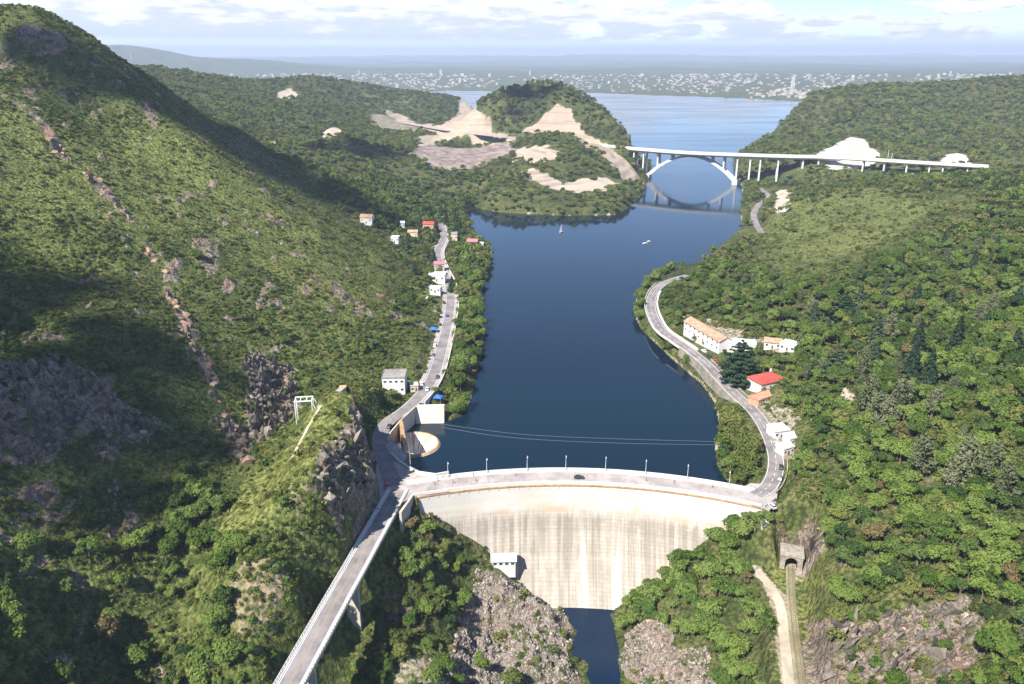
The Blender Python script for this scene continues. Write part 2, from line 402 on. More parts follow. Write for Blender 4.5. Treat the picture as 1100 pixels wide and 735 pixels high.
def ground(GX, GY):
    H = base_h(GX, GY)
    R = np.hypot(GX, GY)
    near = sstep(2600, 900, R)
    n_big = fbm(GX / 90, GY / 90, 4, 3)
    n_mid = fbm(GX / 22, GY / 22, 4, 11)
    n_edge = fbm(GX / 14, GY / 14, 3, 21)
    n_gul = ridged(GX / 120 + n_big * .5, GY / 120, 3, 31)
    rock = np.zeros(GX.shape)
    for pg, w, amp in Z_ROCK:
        rock = np.maximum(rock, w * smask(GX, GY, pg, 2.5, n_edge, 7 if len(pg) > 5 else 3))
    sd, _ = seg_dist(GX, GY, SPINE, False)
    rock = np.maximum(rock, sstep(3.0, .6, sd + n_edge * 5.0 + n_mid * 3) * .9)
    # loose small outcrops on the left slopes
    left = sstep(-20, -70, GX + (GY - 300) * .02) * sstep(930, 840, GY)
    crop = sstep(.42, .56, fbm(GX / 9, GY / 15, 4, 41) + fbm(GX / 90, GY / 90, 2, 45) * .4) * left
    rock = np.maximum(rock, crop * .85)
    red = smask(GX, GY, Z_RED, 6, n_edge, 10)
    rock = np.maximum(rock, red * .8)
    soil = np.zeros(GX.shape)
    pale = np.full(GX.shape, .45)
    for pg, w, tone in Z_SOIL:
        far = min(math.hypot(*pg[0]) / 500.0, 2.5)
        m = w * smask(GX, GY, pg, 1.5 * far, n_edge, 7 * far * (0.14 if w >= 1 else .3 if w >= .9 else 1.0))
        if w < .5:
            m = m * np.clip(.9 + .9 * n_mid + .7 * n_edge, 0, 1.2)
        pale = np.where(m > soil, tone, pale)
        soil = np.maximum(soil, m)
    hb = (R > 800) & (R < 2200)
    hd, _ = seg_dist(GX[hb], GY[hb], [tuple(p) for p in HIGHWAY[:int(.42 * len(HIGHWAY))]], False)
    hm = .85 * sstep(30, 15, hd + n_edge[hb] * 14)
    pale[hb] = np.where(hm > soil[hb], .33, pale[hb])
    soil[hb] = np.maximum(soil[hb], hm)
    rb_ = R < 420
    for ln, w_, in ((PATH, 4.5),):
        pd, _ = seg_dist(GX[rb_], GY[rb_], [tuple(p) for p in ln], False)
        soil[rb_] = np.maximum(soil[rb_], .62 * sstep(w_, w_ - 2.5, pd + n_edge[rb_] * 3))
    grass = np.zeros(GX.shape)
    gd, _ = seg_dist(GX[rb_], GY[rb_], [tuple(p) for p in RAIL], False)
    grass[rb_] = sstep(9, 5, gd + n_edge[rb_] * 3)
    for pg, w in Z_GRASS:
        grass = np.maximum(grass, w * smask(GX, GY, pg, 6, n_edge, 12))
    # roughness of the ground
    H = H + near * (n_mid * 1.1 + n_big * 2.2) * sstep(3, 30, np.abs(H) + R * .02)
    H = H + sstep(1200, 800, R) * left * (n_gul - .35) * 5.0
    H = H + sstep(700, 1500, R) * (ridged(GX / 260, GY / 260, 4, 51) - .4) * 16 * sstep(25, 60, H) * sstep(9000, 4000, R)
    H = H + sstep(3500, 6000, R) * fbm(GX / 900, GY / 900, 4, 61) * np.clip(H, 0, 150) * .35
    H = H + sstep(9000, 16000, R) * ridged(GX / 3500, GY / 3500, 4, 66) * 70
    # crags
    H = H + rock * near * ((ridged(GX / 11 + n_mid, GY / 16, 4, 71) - .4) * 6.0 + (ridged(GX / 4.2 + GY / 9, GY / 6, 3, 75) - .4) * 2.6)
    # benches left by the diggers in the far road cuts
    cut = np.where((R > 800) & (R < 2200), sstep(.5, .85, soil), 0)
    tt = (H + n_edge * 1.5) / 8.0
    H = H + cut * .75 * ((np.floor(tt) + sstep(.5, .95, tt - np.floor(tt))) * 8.0 - H - n_edge * 0)
    # level benches for roads
    keep = H.copy()
    sel = R < 1500
    for line, w, blend in ((LEFT_ROAD, 4.4, 6.0), (RIGHT_ROAD, 4.2, 6.0), (FAR_ROAD, 4.2, 6.0), (BRIDGE_ROAD, 4.3, 0.0), (HIGHWAY, 11.0, 10.0), ([RAIL[0] + (RAIL[0] - RAIL[2]).normalized() * 7] + RAIL, 3.0, 5.0), (PATH, 3.0, 5.0)):
        pts = [tuple(p) for p in line]
        arr = np.array(pts)
        bb = sel & (GX > arr[:, 0].min() - 40) & (GX < arr[:, 0].max() + 40) & (GY > arr[:, 1].min() - 40) & (GY < arr[:, 1].max() + 40)
        d, z = seg_dist(GX[bb], GY[bb], pts, False)
        h = H[bb]
        step = np.clip(R[bb] * .004, .8, 6)
        if blend == 0.0:                     # bridge: only cut, never fill
            t = sstep(w + 2.2, w + .6, d)
            H[bb] = np.where(h > z - 1.2, h + (z - 1.6 - h) * t, h)
        else:
            t = sstep(w + blend + step, w + step * .7, d)
            if line is HIGHWAY:
                low = h < z - 7               # viaduct spans keep the ground below
                t = np.where(low, 0, t)
            H[bb] = h + (z - .3 - h) * t
    # plaza at the dam's end
    pz = [px(u, v) for u, v in ((404, 500), (420, 488), (436, 498), (452, 508), (484, 510), (482, 532), (443, 536), (420, 548), (404, 540))]
    m = smask(GX, GY, pz, 2.0)
    H = H + (7.7 - H) * m
    # lake basin
    bb = (R < 6500)
    d = sdf(GX[bb], GY[bb], LAKE)
    k = np.clip(R[bb] / 500, .6, 6)
    d = d + n_edge[bb] * 1.6 * k * sstep(0, 6, np.abs(d)) * sstep(300, 340, R[bb])
    h = H[bb]
    lim = np.where(d > 0, np.maximum(np.minimum(h, .25 + d * .9), .25), -np.minimum(-d * .7 + .5, 14))
    lim = np.where((d > 0) & (d < 14 * k), np.maximum(lim, np.minimum(.35 + d * .08, 1.5)), np.where(d > 0, np.where(R[bb] > 300, np.maximum(h, .4), h), lim))
    # the gorge below the dam lies lower than the lake: no shore there
    below = (np.hypot(GX[bb] - DCX, GY[bb] - DCY) < DR + 7) & (GY[bb] < DCY + DR + 20)
    H[bb] = np.where(below, h, lim)
    # pond
    near_p = R < 420
    d = sdf(GX[near_p], GY[near_p], POND)
    h = H[near_p]
    d = d + n_edge[near_p] * 1.5
    H[near_p] = np.where(d < 0, np.minimum(h, -40.4 + d * .25), np.where(d < 8, np.maximum(np.minimum(h, -39.8 + d * .8), -39.9), h))
    # the dam body stands in a slot
    a = np.arctan2(GX - DCX, GY - DCY)
    rr = np.hypot(GX - DCX, GY - DCY)
    dm = (a > A0 + .012) & (a < A1 - .012) & (GY > DCY)
    top = np.interp(rr, [DR - 27, DR - 21, DR - 13, DR - 7, DR - 3.5, DR - 1, DR + DW, DR + DW + 2], [9e3, -43, -33.5, -23.5, -14.5, -14, -14, 9e3])
    t = (np.interp(a, [A0, A1], [0, 1]))
    abut = np.interp(t, [0, .05, .12, .17, .23, .28, .35, .43, .57, .64, .70, .80, .88, 1], [4, 0, -8, -14, -22, -29, -36, -43, -43, -37, -28, -14, -5, 4])
    inner = rr > DR - 3
    H = np.where(dm, np.where(inner, np.minimum(H, np.maximum(top, np.minimum(abut, 5.5) - 3)), np.minimum(H, np.maximum(top, abut))), H)
    fun = np.hypot(GX - px(444, 476, .9)[0], GY - px(444, 476, .9)[1])
    H = np.where(fun < 12.2, np.minimum(H, -24), H)
    rim = sstep(.15, .3, H) * sstep(1.5, .8, H) * (R > 330) * (R < 2200) * sstep(-.35, .2, n_mid)
    pale = np.where(rim > soil, .35, pale)
    soil = np.maximum(soil, rim * .75)
    return H, rock, soil, pale, grass, red, left


GZ, M_ROCK, M_SOIL, M_PALE, M_GRASS, M_RED, M_LEFT = ground(GX, GY)


def gsample(A, x, y):
    """a grid field at world points"""
    fa = (np.arctan2(x, y) - AZ[0]) / (AZ[1] - AZ[0])
    fr = np.interp(0.5 * np.log(np.asarray(x) ** 2 + np.asarray(y) ** 2), LOGR, np.arange(NR))
    fa = np.clip(fa, 0, NA - 1.001)
    fr = np.clip(fr, 0, NR - 1.001)
    ia, ir = fa.astype(int), fr.astype(int)
    ta, tr = fa - ia, fr - ir
    return (A[ir, ia] * (1 - ta) + A[ir, ia + 1] * ta) * (1 - tr) + (A[ir + 1, ia] * (1 - ta) + A[ir + 1, ia + 1] * ta) * tr


def gz(x, y):
    return float(gsample(GZ, np.array([x]), np.array([y]))[0])


def hit_g(u, v):
    """where a line of sight meets the finished ground"""
    d = np.array([(u - CX) / FPX, CP - (v - CY) / FPX * SP, -SP - (v - CY) / FPX * CP])
    x, y, z = d[0] * _T, d[1] * _T, CAMZ + d[2] * _T
    g = z - gsample(GZ, x, y)
    k = int(np.argmax(g < 0)) if (g < 0).any() else len(g) - 1
    if k == 0:
        return Vector((x[0], y[0], z[0]))
    t = g[k - 1] / (g[k - 1] - g[k] + 1e-9)
    X, Y = x[k - 1] + t * (x[k] - x[k - 1]), y[k - 1] + t * (y[k] - y[k - 1])
    return Vector((X, Y, gz(X, Y)))


def mesh_np(name, verts, faces):
    me = bpy.data.meshes.new(name)
    nv, nf = len(verts), len(faces)
    k = faces.shape[1]
    me.vertices.add(nv)
    me.vertices.foreach_set('co', np.asarray(verts, np.float32).ravel())
    me.loops.add(nf * k)
    me.loops.foreach_set('vertex_index', faces.astype(np.int32).ravel())
    me.polygons.add(nf)
    me.polygons.foreach_set('loop_start', np.arange(0, nf * k, k, dtype=np.int32))
    me.polygons.foreach_set('loop_total', np.full(nf, k, np.int32))
    me.update(calc_edges=True)
    return me


def attr_col(me, name, rgba):
    at_ = me.color_attributes.new(name, 'FLOAT_COLOR', 'POINT')
    at_.data.foreach_set('color', np.asarray(rgba, np.float32).ravel())


idx = np.arange(NR * NA).reshape(NR, NA)
FACES = np.stack([idx[:-1, :-1].ravel(), idx[:-1, 1:].ravel(), idx[1:, 1:].ravel(), idx[1:, :-1].ravel()], 1)
VERTS = np.stack([GX.ravel(), GY.ravel(), GZ.ravel()], 1)
ter_me = mesh_np('terrain', VERTS, FACES)
ter_me.polygons.foreach_set('use_smooth', np.ones(len(FACES), bool))
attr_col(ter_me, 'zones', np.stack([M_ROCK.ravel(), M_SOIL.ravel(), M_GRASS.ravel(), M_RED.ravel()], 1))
attr_col(ter_me, 'tones', np.stack([M_PALE.ravel(), M_LEFT.ravel(), np.zeros(NR * NA), np.ones(NR * NA)], 1))
terrain = bpy.data.objects.new('terrain', ter_me)
COL.objects.link(terrain)
terrain['kind'] = 'structure'
# ------------------------------------------------------------------ node helpers and materials
class NT:
    def __init__(self, name, world=False):
        if world:
            self.m = bpy.data.worlds.new(name)
        else:
            self.m = bpy.data.materials.new(name)
        self.m.use_nodes = True
        self.t = self.m.node_tree
        self.t.nodes.clear()

    def n(self, typ, ins=None, **props):
        nd = self.t.nodes.new(typ)
        for k, v in props.items():
            setattr(nd, k, v)
        for k, v in (ins or {}).items():
            self.set(nd.inputs[k], v)
        return nd

    def set(self, sock, v):
        if hasattr(v, 'is_linked') or isinstance(v, bpy.types.NodeSocket):
            self.t.links.new(v, sock)
        elif isinstance(v, (tuple, list)) and len(v) == 3 and sock.type == 'RGBA':
            sock.default_value = (*v, 1)
        else:
            sock.default_value = v

    def math(self, op, a, b=None, clamp=False, c=None):
        nd = self.n('ShaderNodeMath', operation=op, use_clamp=clamp)
        self.set(nd.inputs[0], a)
        if b is not None:
            self.set(nd.inputs[1], b)
        if c is not None:
            self.set(nd.inputs[2], c)
        return nd.outputs[0]

    def mix(self, f, a, b, blend='MIX'):
        nd = self.n('ShaderNodeMix', data_type='RGBA', blend_type=blend)
        self.set(nd.inputs[0], f)
        self.set(nd.inputs[6], a)
        self.set(nd.inputs[7], b)
        return nd.outputs[2]

    def ramp(self, f, lo, hi, a=0.0, b=1.0):
        nd = self.n('ShaderNodeMapRange', interpolation_type='SMOOTHSTEP')
        self.set(nd.inputs[0], f)
        for i, v in enumerate((lo, hi, a, b)):
            nd.inputs[i + 1].default_value = v
        return nd.outputs[0]

    def noise(self, vec, scale, detail=3.0, rough=.55, dist=0.0):
        nd = self.n('ShaderNodeTexNoise', {'Scale': scale, 'Detail': detail, 'Roughness': rough, 'Distortion': dist})
        self.set(nd.inputs['Vector'], vec)
        return nd.outputs[0]

    def vscale(self, vec, s):
        nd = self.n('ShaderNodeVectorMath', operation='MULTIPLY')
        self.set(nd.inputs[0], vec)
        nd.inputs[1].default_value = s
        return nd.outputs[0]

    def pos(self):
        return self.n('ShaderNodeNewGeometry').outputs['Position']

    def bump(self, h, strength, dist):
        nd = self.n('ShaderNodeBump', {'Strength': strength, 'Distance': dist})
        self.set(nd.inputs['Height'], h)
        return nd.outputs[0]

    def surf(self, col, rough=.9, normal=None, spec=.2, **kw):
        nd = self.n('ShaderNodeBsdfPrincipled', {'Base Color': col, 'Roughness': rough, 'Specular IOR Level': spec, **kw})
        if normal is not None:
            self.set(nd.inputs['Normal'], normal)
        o = self.n('ShaderNodeOutputMaterial')
        self.t.links.new(nd.outputs[0], o.inputs['Surface'])
        return nd


def paint(name, col, rough=.75, var=.25, scale=1.2, spec=.25, metal=0.0, dirt=None):
    """plain coated or built surface with uneven tone and weathering"""
    N = NT(name)
    p = N.pos()
    a = N.noise(p, scale, 4)
    b = N.noise(p, scale * .17, 3)
    k = N.math('ADD', N.math('MULTIPLY', a, .6), N.math('MULTIPLY', b, .4))
    dark = tuple(c * (1 - var * 1.6) for c in col)
    light = tuple(min(1, c * (1 + var)) for c in col)
    c = N.mix(N.ramp(k, .3, .7), dark, light)
    if dirt:
        st = N.noise(N.vscale(p, (1.1, 1.1, .12)), 1.0, 4)
        c = N.mix(N.ramp(st, .52, .75, 0, .6), c, dirt)
    N.surf(c, rough, N.bump(a, .25, .05), spec, Metallic=metal)
    return N.m


M = {}
M['white_wall'] = paint('white_wall', (.52, .51, .485), .8, .07, .8, dirt=(.45, .41, .35))
M['cream_wall'] = paint('cream_wall', (.52, .45, .35), .85, .1, .8, dirt=(.38, .3, .22))
M['orange_wall'] = paint('orange_wall', (.40, .25, .16), .85, .1, .8, dirt=(.3, .17, .1))
M['white_roof'] = paint('white_roof', (.56, .56, .55), .7, .06, .6)
M['grey_roof'] = paint('grey_roof', (.24, .22, .2), .9, .25, .7)
M['red_roof'] = paint('red_roof', (.34, .06, .045), .7, .16, 1.4)
M['pink_roof'] = paint('pink_roof', (.38, .13, .17), .7, .12, 1.0)
M['concrete'] = paint('concrete', (.38, .345, .29), .9, .14, .5, dirt=(.3, .26, .21))
M['pale_concrete'] = paint('pale_concrete', (.50, .475, .44), .85, .08, .3)
M['bridge_white'] = paint('bridge_white', (.50, .49, .465), .75, .05, .2)
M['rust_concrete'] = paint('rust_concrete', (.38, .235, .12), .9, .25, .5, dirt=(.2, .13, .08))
M['stone_wall'] = paint('stone_wall', (.27, .24, .2), .95, .35, 1.5)
M['blue_tarp'] = paint('blue_tarp', (.03, .12, .5), .6, .12, 1.0)
M['white_metal'] = paint('white_metal', (.60, .61, .60), .5, .06, 1.0, .4)
M['galvanised'] = paint('galvanised', (.5, .51, .52), .45, .1, 2.0, .5, .3)
M['dark_metal'] = paint('dark_metal', (.05, .05, .05), .6, .2, 2.0)
M['rail_steel'] = paint('rail_steel', (.3, .2, .14), .5, .25, 2.0, .5, .5)
M['lamp_glass'] = paint('lamp_glass', (.75, .75, .7), .3, .03, 3.0, .5)
M['tyre'] = paint('tyre', (.025, .025, .025), .9, .2, 6.0)
M['glass'] = paint('glass', (.03, .035, .04), .12, .1, 1.0, .6)
M['door_wood'] = paint('door_wood', (.14, .08, .045), .7, .2, 3.0)
M['tunnel_dark'] = paint('tunnel_dark', (.05, .045, .04), .95, .2, 1.0)
M['yellow_line'] = paint('yellow_line', (.30, .235, .09), .8, .18, 2.0)
M['white_line'] = paint('white_line', (.68, .67, .64), .8, .12, 2.0)
M['float_line'] = paint('float_line', (.14, .17, .20), .7, .1, 1.0)
M['skin'] = paint('skin', (.42, .25, .17), .6, .06, 8.0)
M['hair'] = paint('hair', (.03, .02, .015), .7, .2, 20.0)
for nm, col in (('shirt_white', (.7, .7, .68)), ('shirt_red', (.45, .04, .04)), ('shirt_black', (.03, .03, .035)), ('shirt_blue', (.06, .12, .32)), ('shirt_yellow', (.6, .42, .06)),
                ('trousers_navy', (.03, .04, .08)), ('trousers_khaki', (.25, .2, .12)), ('trousers_black', (.02, .02, .02)),
                ('car_red', (.42, .015, .02)), ('car_black', (.02, .02, .022)), ('car_white', (.75, .75, .74)), ('car_silver', (.42, .43, .44)), ('car_blue', (.04, .09, .25)), ('car_grey', (.14, .145, .15))):
    car = nm.startswith('car')
    M[nm] = paint(nm, col, .28 if car else .85, .05 if car else .1, 2.0, .5 if car else .15)


def tile_mat(name, a, b):
    N = NT(name)
    p = N.pos()
    w = N.n('ShaderNodeTexWave', {'Scale': 1.3, 'Distortion': 1.2, 'Detail': 2.0})
    N.set(w.inputs['Vector'], p)
    n1 = N.noise(p, .5, 4)
    c = N.mix(N.ramp(n1, .3, .7), a, b)
    c = N.mix(N.ramp(N.noise(p, 2.3, 2), .55, .75, 0, .5), c, tuple(x * .55 for x in a))
    N.surf(c, .85, N.bump(w.outputs[1], .4, .08))
    return N.m


M['terracotta'] = tile_mat('terracotta', (.33, .16, .10), (.43, .27, .18))


def asphalt_mat(name, base, warm):
    N = NT(name)
    p = N.pos()
    n1, n2, n3 = N.noise(p, .12, 4), N.noise(p, 1.6, 3), N.noise(N.vscale(p, (1, .3, 1)), .7, 4)
    c = N.mix(N.ramp(n1, .3, .7), tuple(x * .8 for x in base), warm)
    c = N.mix(N.ramp(n3, .5, .72, 0, .45), c, tuple(x * .55 for x in base))
    c = N.mix(N.ramp(n2, .58, .7, 0, .35), c, tuple(min(1, x * 1.3) for x in base))
    N.surf(c, .88, N.bump(n2, .2, .02))
    return N.m


M['asphalt'] = asphalt_mat('asphalt', (.165, .15, .148), (.225, .20, .195))
M['pink_paving'] = asphalt_mat('pink_paving', (.285, .25, .238), (.345, .305, .285))
M['dirt_path'] = asphalt_mat('dirt_path', (.34, .285, .21), (.43, .37, .28))
M['ballast'] = asphalt_mat('ballast', (.17, .17, .09), (.25, .23, .15))


def dam_mat():
    N = NT('dam_concrete')
    p = N.pos()
    sep = N.n('ShaderNodeSeparateXYZ')
    N.set(sep.inputs[0], p)
    z = sep.outputs[2]
    st = N.noise(N.vscale(p, (.55, .02, .018)), 1.0, 5, .6)
    st2 = N.noise(N.vscale(p, (1.5, .05, .035)), 1.0, 4, .6)
    big = N.noise(N.vscale(p, (.07, .03, .05)), 1.0, 4)
    br = N.n('ShaderNodeTexBrick', {'Scale': 1.0, 'Mortar Size': .07, 'Brick Width': 3.6, 'Row Height': 1.5, 'Color1': (.8, .8, .8, 1), 'Color2': (1, 1, 1, 1), 'Mortar': (.45, .45, .45, 1)})
    cx = N.n('ShaderNodeCombineXYZ')
    N.set(cx.inputs[0], sep.outputs[0])
    N.set(cx.inputs[1], z)
    N.set(br.inputs['Vector'], cx.outputs[0])
    clean = N.mix(N.ramp(big, .35, .65), (.46, .44, .40), (.43, .40, .35))
    worn = N.mix(N.ramp(st, .38, .62), (.25, .22, .18), (.375, .335, .28))
    worn = N.mix(.62, worn, br.outputs[0], 'MULTIPLY')
    worn = N.mix(N.ramp(N.noise(N.vscale(p, (.13, .1, .07)), 1.0, 5, .65), .48, .66, 0, .6), worn, (.235, .205, .165))
    lowmask = N.ramp(N.math('ADD', z, N.math('MULTIPLY', N.math('SUBTRACT', st2, .5), 7.0)), -2.0, -8.0)
    c = N.mix(lowmask, clean, worn)
    # ochre band where the overflow runs stain first
    band = N.math('MULTIPLY', N.ramp(z, 1.0, -2.5), N.ramp(z, -8.0, -4.0))
    c = N.mix(N.math('MULTIPLY', N.math('MULTIPLY', band, N.ramp(N.noise(N.vscale(p, (.09, .04, .2)), 1.0, 4), .42, .66)), .6), c, (.40, .29, .17))
    # dark seep streaks and white lime runs
    c = N.mix(N.math('MULTIPLY', N.ramp(st2, .56, .68, 0, .9), N.math('MULTIPLY', N.ramp(z, -2.0, -6.0), N.ramp(N.noise(N.vscale(p, (.07, .05, .01)), 1.0, 3), .42, .6))), c, (.17, .14, .11))
    c = N.mix(N.math('MULTIPLY', N.ramp(N.noise(N.vscale(p, (.16, .01, .008)), 1.0, 3), .56, .74, 0, .5), N.ramp(z, -3.0, -9.0)), c, (.60, .575, .53))
    N.surf(c, .85, N.bump(st2, .3, .2))
    return N.m


M['dam_concrete'] = dam_mat()


def terrain_mat():
    N = NT('hillside_ground')
    p = N.pos()
    zo = N.n('ShaderNodeVertexColor', layer_name='zones')
    to = N.n('ShaderNodeVertexColor', layer_name='tones')
    zs, ts = N.n('ShaderNodeSeparateColor'), N.n('ShaderNodeSeparateColor')
    N.set(zs.inputs[0], zo.outputs[0])
    N.set(ts.inputs[0], to.outputs[0])
    rock, soil, grass, red, pale, left = zs.outputs[0], zs.outputs[1], zs.outputs[2], zo.outputs[1], ts.outputs[0], ts.outputs[1]
    n1, n2, n3, n4 = N.noise(p, .012, 5), N.noise(p, .09, 5), N.noise(p, .55, 4), N.noise(p, 2.2, 3)
    dry = N.mix(N.ramp(n2, .35, .66), (.065, .084, .022), (.135, .135, .048))
    floor = N.mix(N.ramp(n2, .35, .65), (.026, .040, .012), (.060, .070, .024))
    g = N.mix(N.ramp(N.math('ADD', n1, N.math('MULTIPLY', n3, .35)), .52, .78), floor, dry)
    scrub = N.mix(N.ramp(N.math('ADD', N.math('MULTIPLY', n2, .6), N.math('MULTIPLY', n3, .4)), .40, .60), (.050, .070, .017), (.135, .150, .042))
    g = N.mix(left, g, scrub)
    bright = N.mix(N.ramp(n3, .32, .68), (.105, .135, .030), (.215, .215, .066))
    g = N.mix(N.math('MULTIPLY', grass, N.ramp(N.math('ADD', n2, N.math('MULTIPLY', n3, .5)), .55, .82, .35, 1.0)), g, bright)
    tv = N.n('ShaderNodeTexVoronoi', {'Scale': .62, 'Randomness': 1.0})
    N.set(tv.inputs['Vector'], N.vscale(p, (1, 1, .7)))
    tus = N.math('ADD', tv.outputs['Distance'], N.math('MULTIPLY', n4, .5))
    g = N.mix(N.ramp(tus, .62, 1.0, 0, .72), g, N.mix(left, (.016, .024, .008), (.026, .036, .010)))
    g = N.mix(N.ramp(n4, .55, .72, 0, .35), g, (.15, .125, .075))
    # rock: cracked, grey-brown with rusty and pale faces
    crk = N.noise(N.vscale(p, (1, .55, .6)), .34, 4, .55, 1.6)
    crk2 = N.noise(N.vscale(p, (.5, 1, .6)), .8, 3, .5, 1.2)
    rk = N.mix(N.ramp(n3, .3, .7), (.13, .10, .078), (.28, .225, .17))
    rk = N.mix(N.ramp(N.noise(p, .035, 4), .48, .68), rk, N.mix(n3, (.15, .095, .07), (.29, .195, .145)))
    rk = N.mix(N.ramp(n4, .6, .75, 0, .6), rk, (.42, .38, .33))
    rk = N.mix(N.ramp(N.math('ABSOLUTE', N.math('SUBTRACT', crk, .5)), .0, .045, .8, 0), rk, (.035, .028, .024))
    rk = N.mix(N.ramp(N.math('ABSOLUTE', N.math('SUBTRACT', crk2, .5)), .0, .05, .55, 0), rk, (.05, .042, .036))
    rk = N.mix(N.ramp(n2, .50, .62, 0, .8), rk, N.mix(n3, (.03, .04, .014), (.08, .09, .03)))
    redrk = N.mix(N.ramp(N.noise(N.vscale(p, (.05, .05, .3)), 1.0, 5), .35, .65), (.15, .112, .098), (.27, .22, .195))
    rk = N.mix(red, rk, redrk)
    edge = N.math('ADD', rock, N.math('MULTIPLY', N.math('SUBTRACT', n3, .5), .7))
    c = N.mix(N.ramp(edge, .38, .62), g, rk)
    so = N.mix(pale, (.20, .135, .085), (.56, .51, .44))
    so = N.mix(N.ramp(n2, .35, .7, 0, .45), so, N.mix(pale, (.28, .21, .15), (.50, .43, .36)))
    so = N.mix(N.ramp(N.noise(N.vscale(p, (.4, .4, .05)), 1.0, 4), .55, .75, 0, .4), so, (.30, .22, .15))
    so = N.mix(N.ramp(N.noise(N.vscale(p, (.012, .012, .42)), 1.0, 4, .6), .50, .64, 0, .6), so, (.21, .15, .105))
    sed = N.math('ADD', soil, N.math('MULTIPLY', N.math('SUBTRACT', n3, .5), .8))
    c = N.mix(N.ramp(sed, .35, .65), c, so)
    # wet rim under the waterline and down in the pools is dark mud
    sep = N.n('ShaderNodeSeparateXYZ')
    N.set(sep.inputs[0], p)
    hgt = N.math('ADD', N.math('MULTIPLY', n3, 1.0), N.math('MULTIPLY', n4, .5))
    bl = N.math('SUBTRACT', hgt, N.math('MULTIPLY', tv.outputs['Distance'], .8))
    N.surf(c, .95, N.bump(bl, .9, .9), .1)
    return N.m


M['ground'] = terrain_mat()
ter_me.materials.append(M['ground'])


def water_mat(name, deep, ripple, scale):
    N = NT(name)
    p = N.pos()
    a = N.noise(N.vscale(p, (1, 1.6, 1)), .5 * scale, 4, .6)
    b = N.noise(N.vscale(p, (.4, 1, 1)), .06 * scale, 4, .55, 1.0)
    w = N.noise(N.vscale(p, (.25, 1, 1)), .006, 4, .55, 2.0)
    st = N.ramp(w, .42, .62, .35, 1.0)
    h = N.math('MULTIPLY', N.math('ADD', a, N.math('MULTIPLY', b, 2.0)), st)
    c = N.mix(N.ramp(w, .4, .6), deep, tuple(x * 1.25 for x in deep))
    nd = N.surf(c, .07, N.bump(h, ripple, .35), .34)
    N.set(nd.inputs['Roughness'], N.ramp(w, .42, .6, .06, .15))
    nd.inputs['IOR'].default_value = 1.333
    return N.m


M['water'] = water_mat('lake_water', (.0022, .0095, .018), .035, 1.0)
M['pond_water'] = water_mat('pool_water', (.003, .011, .026), .06, 1.0)

# ------------------------------------------------------------------ sky, sun, air
SUN_AZ, SUN_EL = math.radians(-140), math.radians(48)      # compass angle from +Y, height
SUN = Vector((math.sin(SUN_AZ) * math.cos(SUN_EL), math.cos(SUN_AZ) * math.cos(SUN_EL), math.sin(SUN_EL)))


def build_world():
    N = NT('World', True)
    S.world = N.m
    sky = N.n('ShaderNodeTexSky', sky_type='NISHITA', sun_disc=False, sun_elevation=SUN_EL, sun_rotation=-SUN_AZ, altitude=600.0, air_density=0.7, dust_density=0.1, ozone_density=4.0)
    d = N.n('ShaderNodeTexCoord').outputs['Generated']
    sep = N.n('ShaderNodeSeparateXYZ')
    N.set(sep.inputs[0], d)
    x, y, z = sep.outputs
    az = N.math('ARCTAN2', x, y)
    v = N.n('ShaderNodeCombineXYZ')
    N.set(v.inputs[0], az)
    N.set(v.inputs[1], N.math('MULTIPLY', z, 3.4))
    v = v.outputs[0]
    bill = N.noise(v, 12.0, 9, .60, .3)
    lump = N.noise(v, 4.2, 2, .5)
    k = N.math('ADD', N.math('MULTIPLY', N.math('SUBTRACT', bill, .5), 1.6), N.math('MULTIPLY', N.math('SUBTRACT', lump, .5), 1.0))
    # the cloud deck is thick towards the west and breaks up to the north
    k = N.math('ADD', k, N.ramp(az, -.3, .5, .24, -.05))
    k = N.math('ADD', k, N.ramp(z, .085, .045, -.13, .14))
    cover = N.math('MULTIPLY', N.ramp(k, .0, .06), N.math('MULTIPLY', N.ramp(z, .014, .028), N.ramp(z, .19, .11)))
    shade = N.math('ADD', N.math('MULTIPLY', N.math('SUBTRACT', N.noise(N.vscale(v, (1, 1.5, 1)), 19.0, 6, .62), .5), 1.7), N.ramp(z, .030, .062, -.16, .10))
    body = N.mix(N.math('MULTIPLY', N.ramp(k, .03, .14), N.ramp(shade, .14, -.14)), (1.0, 1.0, 1.0), (.68, .75, .88))
    veil = N.ramp(z, .040, .012)
    bg_sky = N.n('ShaderNodeBackground', {"Strength": .10})
    N.set(bg_sky.inputs[0], sky.outputs[0])
    bg_cl = N.n('ShaderNodeBackground', {'Strength': .46})
    N.set(bg_cl.inputs[0], body)
    bg_ve = N.n('ShaderNodeBackground', {'Strength': .27})
    N.set(bg_ve.inputs[0], (.78, .86, 1.0))
    m1 = N.n('ShaderNodeMixShader')
    N.set(m1.inputs[0], cover)
    N.t.links.new(bg_sky.outputs[0], m1.inputs[1])
    N.t.links.new(bg_cl.outputs[0], m1.inputs[2])
    m2 = N.n('ShaderNodeMixShader')
    N.set(m2.inputs[0], N.math('MULTIPLY', N.math('MULTIPLY', veil, N.math('SUBTRACT', 1.0, N.math('MULTIPLY', cover, .55))), .9))
    N.t.links.new(m1.outputs[0], m2.inputs[1])
    N.t.links.new(bg_ve.outputs[0], m2.inputs[2])
    o = N.n('ShaderNodeOutputWorld')
    N.t.links.new(m2.outputs[0], o.inputs[0])


build_world()
sl = bpy.data.lights.new('sun', 'SUN')
sl.energy = 5.0
sl.angle = math.radians(.53)
sl.color = (1.0, .955, .88)
so = bpy.data.objects.new('sun', sl)
so.rotation_euler = SUN.to_track_quat('Z', 'Y').to_euler()
so.location = SUN * 3000
COL.objects.link(so)

